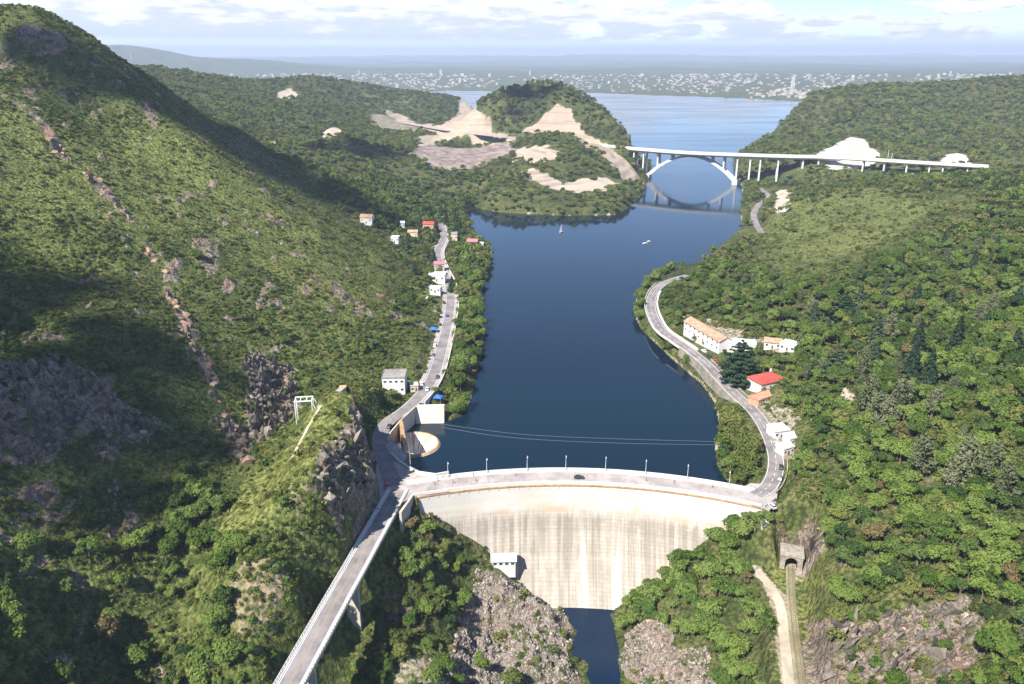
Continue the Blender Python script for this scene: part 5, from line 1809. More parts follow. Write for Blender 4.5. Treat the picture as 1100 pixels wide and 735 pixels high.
# ------------------------------------------------------------------ added out-of-view clouds, set up the sun line to shade chosen slopes
def shade_cloud(targets, hgt, seed, lumps=9):
    r = random.Random(seed)
    bm = bmesh.new()
    for u, v, rad in targets:
        g = hit_g(u, v)
        c = g + SUN * ((hgt - g.z) / SUN.z)
        for k in range(lumps):
            a, q = r.uniform(0, 6.28), rad * (r.random() ** .5) * .75
            s = rad * r.uniform(.28, .5)
            mt = Matrix.Translation((c.x + math.cos(a) * q, c.y + math.sin(a) * q, hgt + r.uniform(-.08, .2) * rad)) @ Matrix.Diagonal((1, 1, .5, 1))
            bmesh.ops.create_icosphere(bm, subdivisions=3, radius=s, matrix=mt)
    me = bpy.data.meshes.new('shade_cloud')
    bm.to_mesh(me)
    bm.free()
    me.polygons.foreach_set('use_smooth', [True] * len(me.polygons))
    co = np.zeros(len(me.vertices) * 3)
    me.vertices.foreach_get('co', co)
    co = co.reshape(-1, 3)
    nn = fbm(co[:, 0] / 40 + co[:, 2] / 30, co[:, 1] / 40, 4, seed) * 14
    co[:, 0] += nn
    co[:, 1] += fbm(co[:, 0] / 45, co[:, 1] / 45 + co[:, 2] / 30, 4, seed + 5) * 14
    co[:, 2] += nn * .5
    me.vertices.foreach_set('co', co.ravel())
    me.materials.append(M['shade_cloud'])
    o = bpy.data.objects.new('shade_cloud', me)
    COL.objects.link(o)
    o['kind'] = 'structure'


def shade_cloud_mat():
    N = NT('shade_cloud_vapour')
    d = N.n('ShaderNodeBsdfDiffuse', {'Color': (.9, .9, .9)})
    t = N.n('ShaderNodeBsdfTransparent')
    f = N.noise(N.pos(), .012, 4)
    mx = N.n('ShaderNodeMixShader')
    N.set(mx.inputs[0], N.ramp(f, .30, .55, .05, .15))
    N.t.links.new(t.outputs[0], mx.inputs[1])
    N.t.links.new(d.outputs[0], mx.inputs[2])
    o = N.n('ShaderNodeOutputMaterial')
    N.t.links.new(mx.outputs[0], o.inputs['Surface'])
    return N.m


M['shade_cloud'] = shade_cloud_mat()
shade_cloud([(50, 320, 50), (110, 410, 52), (30, 420, 52), (60, 490, 36), (150, 380, 40), (130, 490, 30)], 1300, 3, 4)
shade_cloud([(20, 55, 60), (65, 58, 52), (110, 80, 40)], 1350, 4, 4)
shade_cloud([(215, 125, 60), (260, 155, 62), (310, 185, 62), (355, 210, 60), (400, 235, 45)], 1380, 5, 5)
shade_cloud([(385, 157, 48), (350, 160, 34), (420, 163, 34)], 1420, 6)
shade_cloud([(552, 116, 95), (575, 106, 70)], 1450, 8, 4)
# ------------------------------------------------------------------ foliage
def leaf_mat(name, dark, light, rough=.7):
    N = NT(name)
    p = N.pos()
    r = N.n('ShaderNodeObjectInfo').outputs['Random']
    dead = N.ramp(r, .978, .988)
    r = N.math('FRACT', N.math('MULTIPLY', r, 7.31))
    n1 = N.noise(p, .03, 3)
    n2 = N.noise(p, .75, 3)
    k = N.math('ADD', N.math('MULTIPLY', r, .62), N.math('ADD', N.math('MULTIPLY', n1, .4), N.math('MULTIPLY', N.math('SUBTRACT', n2, .5), .75)))
    k = N.math('ADD', k, .15)
    c = N.mix(N.ramp(k, .35, .95), dark, light)
    c = N.mix(N.math('MULTIPLY', dead, .75), c, (.16, .115, .06))
    d = N.n('ShaderNodeBsdfDiffuse')
    N.set(d.inputs[0], c)
    t = N.n('ShaderNodeBsdfTranslucent')
    N.set(t.inputs[0], N.mix(.35, c, (.10, .14, .02)))
    mx = N.n('ShaderNodeMixShader', {0: .18})
    N.t.links.new(d.outputs[0], mx.inputs[1])
    N.t.links.new(t.outputs[0], mx.inputs[2])
    o = N.n('ShaderNodeOutputMaterial')
    N.t.links.new(mx.outputs[0], o.inputs['Surface'])
    M[name] = N.m


leaf_mat('leaf_green', (.052, .090, .018), (.135, .185, .042))
leaf_mat('leaf_bright', (.062, .104, .022), (.145, .195, .050))
leaf_mat('leaf_dark', (.032, .060, .018), (.085, .125, .036))
leaf_mat('leaf_olive', (.075, .098, .024), (.150, .165, .046))
leaf_mat('leaf_scrub', (.055, .070, .018), (.145, .150, .046))
leaf_mat('leaf_grey', (.085, .100, .050), (.150, .160, .085))
leaf_mat('needles', (.028, .052, .028), (.065, .095, .050))
M['bark'] = paint('bark', (.13, .10, .075), .95, .3, 2.0)


def cards(rs, pts, nrm, size, jit=.55, asp=1.5):
    """leaf faces at pts looking roughly along nrm"""
    n = len(pts)
    nv = nrm + rs.normal(0, jit, (n, 3))
    nv /= np.linalg.norm(nv, axis=1)[:, None]
    a = np.cross(nv, rs.normal(0, 1, (n, 3)))
    a /= np.linalg.norm(a, axis=1)[:, None] + 1e-9
    b = np.cross(nv, a)
    s = (size * rs.uniform(.6, 1.3, n))[:, None]
    a, b = a * s * .5 * asp, b * s * .5
    bend = nv * s * .18
    v = np.stack([pts - a - bend * .5, pts - b + bend, pts + a - bend * .5, pts + b + bend], 1).reshape(-1, 3)
    return v


def clumps_crown(rs, clumps, per, size, squash=.75, jit=.55):
    out = []
    for (cx, cy, cz, r) in clumps:
        n = max(4, int(per * r * r))
        d = rs.normal(0, 1, (n, 3))
        d /= np.linalg.norm(d, axis=1)[:, None]
        d[:, 2] = np.where(d[:, 2] < -.35, -d[:, 2], d[:, 2])
        rad = r * rs.uniform(.62, 1.06, n) ** .7
        rad = rad * (1 + .16 * np.sin(d[:, 0] * 5 + cx) * np.cos(d[:, 1] * 5 + cy))
        p = d * rad[:, None]
        p[:, 2] *= squash
        out.append(cards(rs, p + np.array([cx, cy, cz]), d + np.array([0, 0, .25]), size, jit))
    return np.concatenate(out)


def quads_mesh(name, v, mat):
    me = mesh_np(name, v, np.arange(len(v)).reshape(-1, 4))
    me.materials.append(M[mat])
    return me


def trunk_mb(rs, h, r, tips):
    m = MB()
    lean = rs.normal(0, .25, 2)
    top = (lean[0], lean[1], h * .55)
    m.tube([(0, 0, -.8), (0, 0, .1), (lean[0] * .5, lean[1] * .5, h * .3), top], [r * 1.5, r * 1.1, r * .85, r * .6], 6)
    for x, y, z in tips:
        k = rs.uniform(.3, .55)
        b = (lean[0] * k / .55, lean[1] * k / .55, h * k)
        m.tube([b, ((b[0] + x) / 2, (b[1] + y) / 2, (b[2] + z) / 2 + .25), (x, y, z)], [r * .5, r * .32, r * .12], 5, cap=False)
    return m


PROTO = {}


def proto_tree(key, seed, mat, H=6.5, R=3.5, nclump=20, per=60, size=.40, kind='round', squash=.75):
    rs = np.random.default_rng(seed)
    cl = []
    ex = rs.uniform(.75, 1.2)
    if kind == 'round':
        for k in range(nclump):
            a, q = rs.uniform(0, 6.28), R * .72 * rs.uniform(0, 1) ** .55
            z = H * .48 + (H * .42) * (1 - (q / R) ** 2) * rs.uniform(.25, 1.0)
            cl.append((math.cos(a) * q * ex, math.sin(a) * q, z, R * rs.uniform(.16, .46)))
    elif kind == 'tall':
        for k in range(nclump):
            f = (k + .5) / nclump
            q = R * (.25 + .75 * math.sin(PI * min(1, f * .9 + .1))) * rs.uniform(.1, .75)
            a = rs.uniform(0, 6.28)
            cl.append((math.cos(a) * q, math.sin(a) * q, H * (.22 + .74 * f), R * rs.uniform(.3, .5)))
    elif kind == 'shrub':
        for k in range(nclump):
            a, q = rs.uniform(0, 6.28), R * .62 * rs.uniform(0, 1) ** .5
            cl.append((math.cos(a) * q, math.sin(a) * q, H * rs.uniform(.25, .62), R * rs.uniform(.35, .6)))
    v = clumps_crown(rs, cl, per, size, squash)
    crown = quads_mesh('crown', v, mat)
    tips = [(c[0] * .85, c[1] * .85, c[2]) for c in cl[::2]] if kind != 'shrub' else [(c[0] * .7, c[1] * .7, c[2]) for c in cl[:3]]
    tb = trunk_mb(rs, H, .028 * H + .03, tips)
    PROTO[key] = (crown, tb, H, R)


def proto_conifer(key, seed, mat, H, R, tiers, kind):
    rs = np.random.default_rng(seed)
    P, Nn = [], []
    m = MB().tube([(0, 0, -.8), (0, 0, H * .5), (0, 0, H)], [.035 * H * .6, .022 * H * .6, .02], 6)
    for t in range(tiers):
        f = t / (tiers - 1)
        z = H * (.12 + .85 * f)
        rr = R * (1 - f) ** (.75 if kind == 'cone' else .55) + .15
        nb = max(4, int((7 if kind == 'cone' else 8) * (1 - f * .5)))
        for b in range(nb):
            a = 2 * PI * b / nb + t * 1.1 + rs.uniform(-.25, .25)
            L = rr * rs.uniform(.72, 1.1)
            dz = -.28 * L if kind == 'cone' else .06 * L
            m.tube([(0, 0, z), (math.cos(a) * L * .8, math.sin(a) * L * .8, z + dz * .8)], [.06, .02], 4, cap=False)
            n = int(10 + L * (13 if kind == 'cone' else 17))
            s = rs.uniform(.12, 1.0, n)
            wd = (.26 if kind == 'cone' else .34) * L * (1.1 - s * .55)
            o = rs.normal(0, .5, n) * wd
            x = math.cos(a) * L * s - math.sin(a) * o
            y = math.sin(a) * L * s + math.cos(a) * o
            zz = z + dz * s + rs.normal(0, .10 * (1.4 if kind == 'cone' else .8), n)
            P.append(np.stack([x, y, zz], 1))
            Nn.append(np.stack([np.cos(a) * np.full(n, .5), np.sin(a) * np.full(n, .5), np.ones(n)], 1))
    P, Nn = np.concatenate(P), np.concatenate(Nn)
    PROTO[key] = (quads_mesh('crown', cards(rs, P, Nn, .42 if H < 12 else .6, .4, 1.8), mat), m, H, R)


proto_tree('tree0', 1, 'leaf_green')
proto_tree('tree1', 2, 'leaf_bright', 6.0, 3.6, 17)
proto_tree('tree2', 3, 'leaf_dark', 6.8, 3.2, 14)
proto_tree('tree3', 4, 'leaf_olive', 5.6, 3.3, 14)
proto_tree('tree4', 5, 'leaf_green', 7.5, 3.0, 16, kind='tall')
proto_tree('tree5', 6, 'leaf_bright', 5.0, 3.8, 19)
proto_tree('grey', 7, 'leaf_grey', 9.5, 2.6, 20, per=70, size=.36, kind='tall', squash=1.25)
proto_tree('willow', 8, 'leaf_olive', 9.0, 4.6, 34, per=52, size=.42, kind='round', squash=1.15)
proto_tree('far0', 11, 'leaf_green', 6.0, 3.6, 9, 15, .95)
proto_tree('far1', 12, 'leaf_dark', 6.4, 3.3, 9, 15, .95)
proto_tree('far2', 13, 'leaf_olive', 5.2, 3.5, 9, 15, .95)
proto_tree('far3', 14, 'leaf_scrub', 4.6, 3.6, 9, 15, .95)
for i, mt in enumerate(('leaf_scrub', 'leaf_dark', 'leaf_green', 'leaf_olive')):
    proto_tree('shrub%d' % i, 21 + i, mt, 1.7, 1.25, 6, 60, .32, 'shrub')
proto_conifer('conifer0', 31, 'needles', 11, 2.7, 17, 'cone')
proto_conifer('conifer1', 32, 'needles', 9, 2.9, 14, 'cone')
proto_conifer('cedar', 33, 'needles', 16, 7.5, 11, 'cedar')

leaf_mat('tuft_gold', (.115, .120, .035), (.210, .195, .070))
leaf_mat('tuft_green', (.055, .080, .018), (.120, .150, .040))
leaf_mat('tuft_dark', (.030, .048, .014), (.075, .095, .028))
for i, mt in enumerate(('tuft_gold', 'tuft_green', 'tuft_dark')):
    proto_tree('tuft%d' % i, 81 + i, mt, .55, .55, 4, 42, .26, 'shrub')
PC = {}
for lst in (('wood', ('tree0', 'tree1', 'tree2', 'tree3', 'tree4', 'tree5', 'grey', 'far0', 'far1', 'far2', 'far3')), ('scrub', ('shrub0', 'shrub1', 'shrub2', 'shrub3')), ('tuft', ('tuft0', 'tuft1', 'tuft2'))):
    c = bpy.data.collections.new(lst[0] + '_sources')
    for i, k in enumerate(lst[1]):
        crown, tb, H, R = PROTO[k]
        me = bpy.data.meshes.new(k)
        bm = bmesh.new()
        bm.from_mesh(crown)
        if not k.startswith(('shrub', 'tuft')):
            tmp = bpy.data.meshes.new('t')
            tmp.from_pydata(tb.v, [], tb.f)
            nf = len(bm.faces)
            bm.from_mesh(tmp)
            bm.faces.ensure_lookup_table()
            for f in bm.faces[nf:]:
                f.material_index = 1
        bm.to_mesh(me)
        bm.free()
        me.materials.append(crown.materials[0])
        me.materials.append(M['bark'])
        o = bpy.data.objects.new('%s_%02d_source' % (lst[0], i), me)
        c.objects.link(o)
    PC[lst[0]] = c
# boulders
c = bpy.data.collections.new('rock_sources')
def rock_mat(name, lo, hi, moss):
    N = NT(name)
    p = N.pos()
    a_ = N.noise(p, .5, 5, .6)
    c_ = N.noise(N.vscale(p, (1, .6, .5)), .9, 4, .55, 1.5)
    r_ = N.n('ShaderNodeObjectInfo').outputs['Random']
    col = N.mix(N.ramp(N.math('ADD', N.math('MULTIPLY', a_, .7), N.math('MULTIPLY', r_, .3)), .3, .75), lo, hi)
    col = N.mix(N.ramp(N.math('ABSOLUTE', N.math('SUBTRACT', c_, .5)), 0, .05, .7, 0), col, (.04, .034, .03))
    col = N.mix(N.ramp(N.noise(p, .25, 3), .52, .68, 0, moss), col, (.06, .07, .025))
    N.surf(col, .95, N.bump(a_, .8, .3), .1)
    M[name] = N.m


rock_mat('boulder', (.17, .145, .125), (.34, .305, .27), .3)
rock_mat('rust_boulder', (.20, .125, .09), (.40, .28, .20), .2)
rock_mat('cliff_slab', (.10, .085, .075), (.27, .225, .19), .45)
for i in range(8):
    bm = bmesh.new()
    bmesh.ops.create_icosphere(bm, subdivisions=2 if i < 5 else 1, radius=1.0)
    rs = np.random.default_rng(60 + i)
    pl_ = [(Vector(rs.normal(0, 1, 3)).normalized(), rs.uniform(.45, .85)) for _ in range(9)]
    for v in bm.verts:
        for nrm, dd in pl_:
            e = v.co.dot(nrm)
            if e > dd:
                v.co -= nrm * (e - dd)
        v.co = Vector((v.co.x * 1.1, v.co.y * .9, v.co.z * .8)) if i < 5 else Vector((v.co.x * .8 + rs.normal(0, .11), v.co.y * .5 + rs.normal(0, .08), v.co.z * 1.9 + rs.normal(0, .22)))
    me = bpy.data.meshes.new('rock')
    bm.to_mesh(me)
    bm.free()
    me.materials.append(M['boulder'] if i < 3 else M['rust_boulder'] if i < 5 else M['cliff_slab'])
    c.objects.link(bpy.data.objects.new('rock_%02d_source' % i, me))
PC['rock'] = c


def scatter(name, pts, which, idx_, rot, sc, tilt=None):
    me = bpy.data.meshes.new(name)
    me.vertices.add(len(pts))
    me.vertices.foreach_set('co', np.asarray(pts, np.float32).ravel())
    for nm, tp, dat, key in (('pick', 'INT', np.asarray(idx_, np.int32), 'value'), ('turn', 'FLOAT_VECTOR', np.asarray(rot, np.float32).ravel(), 'vector'), ('size', 'FLOAT_VECTOR', np.asarray(sc, np.float32).ravel(), 'vector')):
        a = me.attributes.new(nm, tp, 'POINT')
        a.data.foreach_set(key, dat)
    o = bpy.data.objects.new(name, me)
    COL.objects.link(o)
    o['kind'] = 'stuff'
    g = bpy.data.node_groups.new(name, 'GeometryNodeTree')
    g.interface.new_socket('Geometry', in_out='INPUT', socket_type='NodeSocketGeometry')
    g.interface.new_socket('Geometry', in_out='OUTPUT', socket_type='NodeSocketGeometry')
    gi, go = g.nodes.new('NodeGroupInput'), g.nodes.new('NodeGroupOutput')
    ci = g.nodes.new('GeometryNodeCollectionInfo')
    ci.inputs['Collection'].default_value = PC[which]
    ci.inputs['Separate Children'].default_value = True
    ci.inputs['Reset Children'].default_value = True
    ip = g.nodes.new('GeometryNodeInstanceOnPoints')
    ip.inputs['Pick Instance'].default_value = True

    def na_(nm, tp):
        n = g.nodes.new('GeometryNodeInputNamedAttribute')
        n.data_type = tp
        n.inputs['Name'].default_value = nm
        return next(x for x in n.outputs if x.enabled and x.name == 'Attribute')
    L = g.links.new
    L(gi.outputs[0], ip.inputs['Points'])
    L(ci.outputs[0], ip.inputs['Instance'])
    L(na_('pick', 'INT'), ip.inputs['Instance Index'])
    rt_ = g.nodes.new('FunctionNodeEulerToRotation')
    L(na_('turn', 'FLOAT_VECTOR'), rt_.inputs[0])
    L(rt_.outputs[0], ip.inputs['Rotation'])
    L(na_('size', 'FLOAT_VECTOR'), ip.inputs['Scale'])
    L(ip.outputs[0], go.inputs[0])
    md = o.modifiers.new('scatter', 'NODES')
    md.node_group = g
    return o


# ------------------------------------------------------------------ where plants grow
HORIZ = np.maximum.accumulate((GZ - CAMZ) / RAD[:, None], axis=0)


def seen_from_above(x, y, ztop, slack=.012):
    return (ztop - CAMZ) / np.hypot(x, y) > gsample(HORIZ, x, y) - slack


def candidates(n, r0, r1):
    a = rng.uniform(math.radians(-42), math.radians(42), n)
    r = np.sqrt(rng.uniform(r0 * r0, r1 * r1, n))
    return np.sin(a) * r, np.cos(a) * r


def pmask(x, y, pg, soft=4):
    return smask(x, y, pg, soft, fbm(x / 18, y / 18, 2, 91), 6)


T_RIGHT = poly((816, 252), (840, 232), (900, 203), (1000, 198), (1150, 192), (1250, 400), (1250, 760), (884, 760), (870, 650), (852, 600), (842, 545), (848, 500), (866, 480), (850, 440), (800, 395), (730, 338), (742, 300), (785, 268))
T_SHOULDER = poly((842, 215), (900, 203), (1000, 200), (1060, 205), (1040, 240), (960, 270), (900, 300), (840, 300), (780, 290), (815, 250))
T_RIGHT_DENSE = poly((850, 430), (880, 390), (950, 380), (1100, 330), (1250, 420), (1250, 640), (1040, 650), (900, 640), (868, 600), (852, 520))
T_GORGE_R = [px(u, v, z)[:2] for u, v, z in ((690, 612, -24), (735, 572, -10), (770, 552, -2), (800, 545, 3), (822, 552, 4), (838, 600, -8), (832, 640, -11), (846, 720, -12), (848, 780, -14), (772, 780, -28), (760, 700, -30), (735, 690, -33), (700, 672, -36), (664, 672, -37), (656, 640, -30), (668, 622, -26))]
T_GORGE_L = [px(u, v, z)[:2] for u, v, z in ((436, 548, 4), (452, 545, 2), (472, 560, -3), (490, 580, -9), (500, 610, -18), (494, 650, -24), (522, 700, -34), (548, 760, -38), (420, 780, -22), (318, 770, -14), (345, 690, -10), (392, 605, -3), (418, 565, 1))]
T_SHORE_L = [px(u, v, 3) for u, v in ((481, 447), (487, 400), (494, 360), (497, 325), (490, 300), (484, 285), (490, 268), (510, 256), (526, 266), (528, 282), (519, 300), (513, 320), (517, 345), (517, 370), (511, 395), (505, 425), (497, 446))]
T_SHORE_R = [px(u, v, 3) for u, v in ((774, 512), (770, 480), (773, 455), (768, 435), (785, 440), (800, 452), (816, 470), (822, 490), (818, 512), (800, 519))]
T_SHORE_R2 = [px(u, v, 3) for u, v in ((694, 300), (684, 318), (682, 338), (690, 355), (706, 372), (722, 386), (730, 376), (712, 362), (700, 345), (693, 330), (696, 312), (715, 300), (760, 276), (768, 268))]
T_VALLEY = poly((340, 185), (400, 172), (505, 205), (503, 225), (505, 248), (500, 262), (470, 264), (440, 262), (400, 246), (360, 222))
T_FOOT = poly((370, 400), (405, 395), (450, 350), (466, 320), (462, 268), (440, 262), (440, 300), (420, 340), (390, 370))
T_RAVINE = poly((150, 525), (225, 500), (258, 540), (240, 610), (250, 680), (262, 760), (-80, 760), (-80, 600), (60, 560), (120, 545))
T_RAVINE2 = poly((180, 270), (215, 290), (270, 360), (310, 420), (330, 430), (340, 410), (300, 350), (240, 300), (200, 262))
T_HAIR = poly((709, 322), (716, 310), (730, 303), (752, 300), (748, 325), (738, 340), (742, 362), (724, 354), (713, 343))
T_FLANK = poly((268, 545), (318, 548), (345, 580), (375, 605), (345, 655), (310, 740), (262, 750), (245, 690), (255, 620))

BUILT = []
for o in bpy.data.objects:
    if o.parent is None and o.get('category') in ('building', 'house', 'canopy', 'tunnel', 'gantry', 'block', 'stairs', 'dam', 'spillway'):
        if o['category'] in ('building', 'house', 'canopy', 'tunnel', 'gantry', 'block'):
            rad = 5.0
            for ch in bpy.data.objects:
                if ch.parent is o and ch.name.startswith('wall'):
                    rad = max(ch.dimensions.x, ch.dimensions.y) * .5
            BUILT.append((o.location.x, o.location.y, rad))


def clear_of(x, y, roads=6.0, built=1.0, front=3.0):
    ok = np.ones(x.shape, bool)
    for line, extra in ((LEFT_ROAD, 0), (RIGHT_ROAD, 0), (FAR_ROAD, 0), (BRIDGE_ROAD, -.4), (RAIL, 0.6), (PATH, -1.2), (fp, -4.0)):
        pts = np.array([tuple(p) for p in line])
        bb = (x > pts[:, 0].min() - 30) & (x < pts[:, 0].max() + 30) & (y > pts[:, 1].min() - 30) & (y < pts[:, 1].max() + 30)
        if bb.any():
            d, _ = seg_dist(x[bb], y[bb], [tuple(p) for p in line[::2]] + [tuple(line[-1])], False)
            ok[bb] &= d > roads + extra
    pts = [tuple(p) for p in HIGHWAY]
    d, _ = seg_dist(x, y, pts, False)
    ok &= (d > 13)
    dn, _ = seg_dist(x, y, [tuple(p) for p in HIGHWAY[:int(.42 * len(HIGHWAY))]], False)
    ok &= (dn > 24)
    for bx, by, br in BUILT:
        rr_b = np.hypot(bx, by)
        ux, uy = bx / rr_b, by / rr_b
        dx, dy = x - bx, y - by
        along, side = dx * ux + dy * uy, np.abs(dx * uy - dy * ux)
        ok &= ~((np.hypot(dx, dy) < br + built) | ((along < 0) & (along > -(br + front)) & (side < br + built * .5)))
    a = np.arctan2(x - DCX, y - DCY)
    rr_d = np.hypot(x - DCX, y - DCY)
    ok &= ~((a > A0 - .03) & (a < A1 + .015) & (rr_d > DR - 2.5) & (rr_d < DR + DW + 3) & (y > DCY))
    ok &= sdf(x, y, pz) > 1.5
    face = np.interp(rr_d, [DR - 27, DR - 21, DR - 13, DR - 7, DR - 3.5, DR - 1], [-200, -43, -33.5, -23.5, -14.5, -5])
    ok &= ~((a > A0) & (a < A1) & (y > DCY) & (rr_d > DR - 26) & (gsample(GZ, x, y) < face + 1.6))
    ok &= sdf(x, y, [px(u, v, 4) for u, v in ((400, 470), (430, 448), (447, 435), (480, 434), (480, 462), (475, 492), (440, 508), (410, 500))]) > 0
    return ok


def fields(x, y):
    f = {}
    f['z'] = gsample(GZ, x, y)
    f['r'] = np.hypot(x, y)
    for k, A in (('rock', M_ROCK), ('soil', M_SOIL), ('grass', M_GRASS), ('left', M_LEFT)):
        f[k] = gsample(A, x, y)
    e = np.clip(f['r'] * .004, .8, 5)
    f['slope'] = np.hypot(gsample(GZ, x + e, y) - gsample(GZ, x - e, y), gsample(GZ, x, y + e) - gsample(GZ, x, y - e)) / (2 * e)
    return f


def wet(x, y, z, shore=.15):
    below = (y < DCY + DR + 14) & (np.hypot(x - DCX, y - DCY) < DR + 6)
    return np.where(below, z < -39.6, z < shore)


# trees ---------------------------------------------------------------
TX, TY, TP, TS, TZONE = [], [], [], [], []
ZNAMES = ['right wood', 'shoulder', 'gorge right', 'gorge left', 'left shore', 'right shore', 'valley', 'hill foot', 'ravine', 'flank', 'far']
x1, y1 = candidates(220000, 100, 1000)
x2, y2 = candidates(190000, 800, 2300)
for x, y, area, far in ((x1, y1, .5 * math.radians(84) * (1000 ** 2 - 100 ** 2), False), (x2, y2, .5 * math.radians(84) * (2300 ** 2 - 800 ** 2), True)):
    ok = seen_from_above(x, y, gsample(GZ, x, y) + 7)
    x, y = x[ok], y[ok]
    F = fields(x, y)
    cand_d = (220000 if not far else 190000) / area
    D = np.zeros(x.shape)
    Z = np.zeros(x.shape, int)
    patch = sstep(-.25, .25, fbm(x / 38, y / 38, 3, 101))
    rules = [(10, .016 * np.ones(x.shape) * (F['r'] > 820) * (.5 + .5 * patch))]
    if not far:
        rules = [(0, pmask(x, y, T_RIGHT) * (.022 + .022 * pmask(x, y, T_RIGHT_DENSE) + .012 * patch)), (1, pmask(x, y, T_SHOULDER) * -1), (2, pmask(x, y, T_GORGE_R, 2) * .060), (3, pmask(x, y, T_GORGE_L, 2) * .040),
                 (4, smask(x, y, T_SHORE_L, 2) * .045), (5, np.maximum(smask(x, y, T_SHORE_R, 2), smask(x, y, T_SHORE_R2, 2)) * .040), (6, pmask(x, y, T_VALLEY) * .034), (7, np.maximum(pmask(x, y, T_FOOT) * .016, pmask(x, y, T_HAIR) * .03)),
                 (8, np.maximum(pmask(x, y, T_RAVINE) * .030 * (.3 + patch), pmask(x, y, T_RAVINE2) * .010)), (9, pmask(x, y, T_FLANK) * .014),
                 (10, .016 * (F['r'] > 820) * (.5 + .5 * patch) * (x > -250))]
    for zi, d in rules:
        if zi == 1:
            s = -d
            D = np.where(s > .5, .0055 * (.3 + patch), D)
            Z = np.where((s > .5) & (D > 0), 1, Z)
            continue
        Z = np.where(d > D, zi, Z)
        D = np.maximum(D, d)
    if far:
        D = D * (F['r'] > 1000)
    D = D * (1 - gsample(M_RED, x, y)) * (1 - sstep(.15, .45, F['soil'])) * (1 - sstep(.3, .55, F['rock']) * .92) * (1 - sstep(.6, .9, F['grass']) * .85 * (Z != 1)) * (F['slope'] < 1.5)
    D = np.where(wet(x, y, F['z']), 0, D)
    keep = rng.uniform(0, 1, x.shape) < D / cand_d
    keep[keep] &= clear_of(x[keep], y[keep])
    x, y, Z = x[keep], y[keep], Z[keep]
    TX.append(x), TY.append(y), TZONE.append(Z)
TX, TY, TZONE = np.concatenate(TX), np.concatenate(TY), np.concatenate(TZONE)
nt = len(TX)
TR = np.hypot(TX, TY)
TZ = gsample(GZ, TX, TY)
mixes = {0: (0, 0, 1, 2, 3, 5, 4, 2), 1: (3, 3, 0, 5), 2: (1, 1, 5, 0, 1), 3: (0, 1, 2, 0, 5, 3), 4: (3, 0, 3, 5, 1), 5: (3, 3, 1, 5), 6: (2, 0, 2, 4, 3), 7: (0, 3, 2), 8: (0, 1, 2, 5), 9: (1, 2, 0), 10: (0, 2, 3, 3)}
TP = np.array([random.choice(mixes[z]) for z in TZONE])
lo, hi = np.full(nt, .7), np.full(nt, 1.15)
for z_, a_, b_ in ((0, .6, 1.4), (1, .4, .8), (2, .75, 1.35), (3, .7, 1.3), (4, .9, 1.55), (5, .75, 1.3), (6, .8, 1.4), (7, .5, .9), (8, .55, 1.4), (9, .45, .95), (10, .8, 1.3)):
    lo[TZONE == z_], hi[TZONE == z_] = a_, b_
TS = lo + (hi - lo) * rng.uniform(0, 1, nt) ** 1.4
fargrow = sstep(850, 1500, TR)
TS = TS * (1 + .25 * fargrow)
TROT = rng.uniform(0, 6.283, nt)
# the trees that show largest become things of their own
zc = TY * CP + (CAMZ - TZ) * SP
tu, tv = CX + FPX * TX / zc, CY + FPX * (-(TY * SP + (TZ + 3 - CAMZ) * CP)) / zc
inframe = (tu > 4) & (tu < 1096) & (tv < 728) & seen_from_above(TX, TY, TZ + 5 * TS, -.001)
score = np.where(inframe, TS / zc, 0)
big = np.argsort(-score)[:286]
is_big = np.zeros(nt, bool)
is_big[big] = True
TONE = {0: 'mid green rounded', 1: 'bright green rounded', 2: 'dark green rounded', 3: 'olive green rounded', 4: 'tall narrow green', 5: 'bright green spreading'}
PLACE = {0: 'in the dense wood on the right hillside', 1: 'on the grassy right shoulder', 2: 'in the thicket below the wooded dam end', 3: 'in the gorge between the road bridge and the pool', 4: 'between the left lakeside road and the water',
         5: 'on the right shore beside the lake road', 6: 'in the dark valley behind the left shore', 7: 'at the foot of the left hill by the road', 8: 'in the shaded ravine left of the spur', 9: 'on the bare flank of the spur beside the road bridge', 10: 'far off beyond the lake'}
cache = {}
for key in ('tree0', 'tree1', 'tree2', 'tree3', 'tree4', 'tree5', 'grey', 'willow', 'conifer0', 'conifer1', 'cedar', 'shrub0', 'shrub1', 'shrub2', 'shrub3'):
    crown, tb, H, R = PROTO[key]
    o = tb.build('trunk', 'bark')
    cache[key] = (crown, o.data)
    bpy.data.objects.remove(o)


def plant(name, key, label, cat, loc, s, rot, group=None, sy=1.0):
    t = thing(name, label, cat, loc, rot, group)
    t.scale = (s, s * sy, s)
    for nm, me in (('trunk', cache[key][1]), ('crown', cache[key][0])):
        c_ = bpy.data.objects.new(nm, me)
        COL.objects.link(c_)
        c_.parent = t
    return t


for i in big:
    z, k = int(TZONE[i]), int(TP[i])
    size = 'large' if TS[i] > (lo[i] + hi[i]) / 2 + .08 else 'small' if TS[i] < lo[i] + .3 * (hi[i] - lo[i]) else 'medium'
    lab = '%s %s tree %s' % (size, TONE[k], PLACE[z])
    plant('broadleaf_tree', 'tree%d' % k, lab, 'tree', (TX[i], TY[i], TZ[i] - .1), TS[i], TROT[i], lab.replace(' tree ', ' trees '), random.uniform(.78, 1.2))
# named trees of the photo
def plant_px(name, key, u, v, s, label, group=None):
    p = hit_g(u, v)
    return plant(name, key, label, 'tree', (p.x, p.y, p.z - .1), s, random.uniform(0, 6), group)


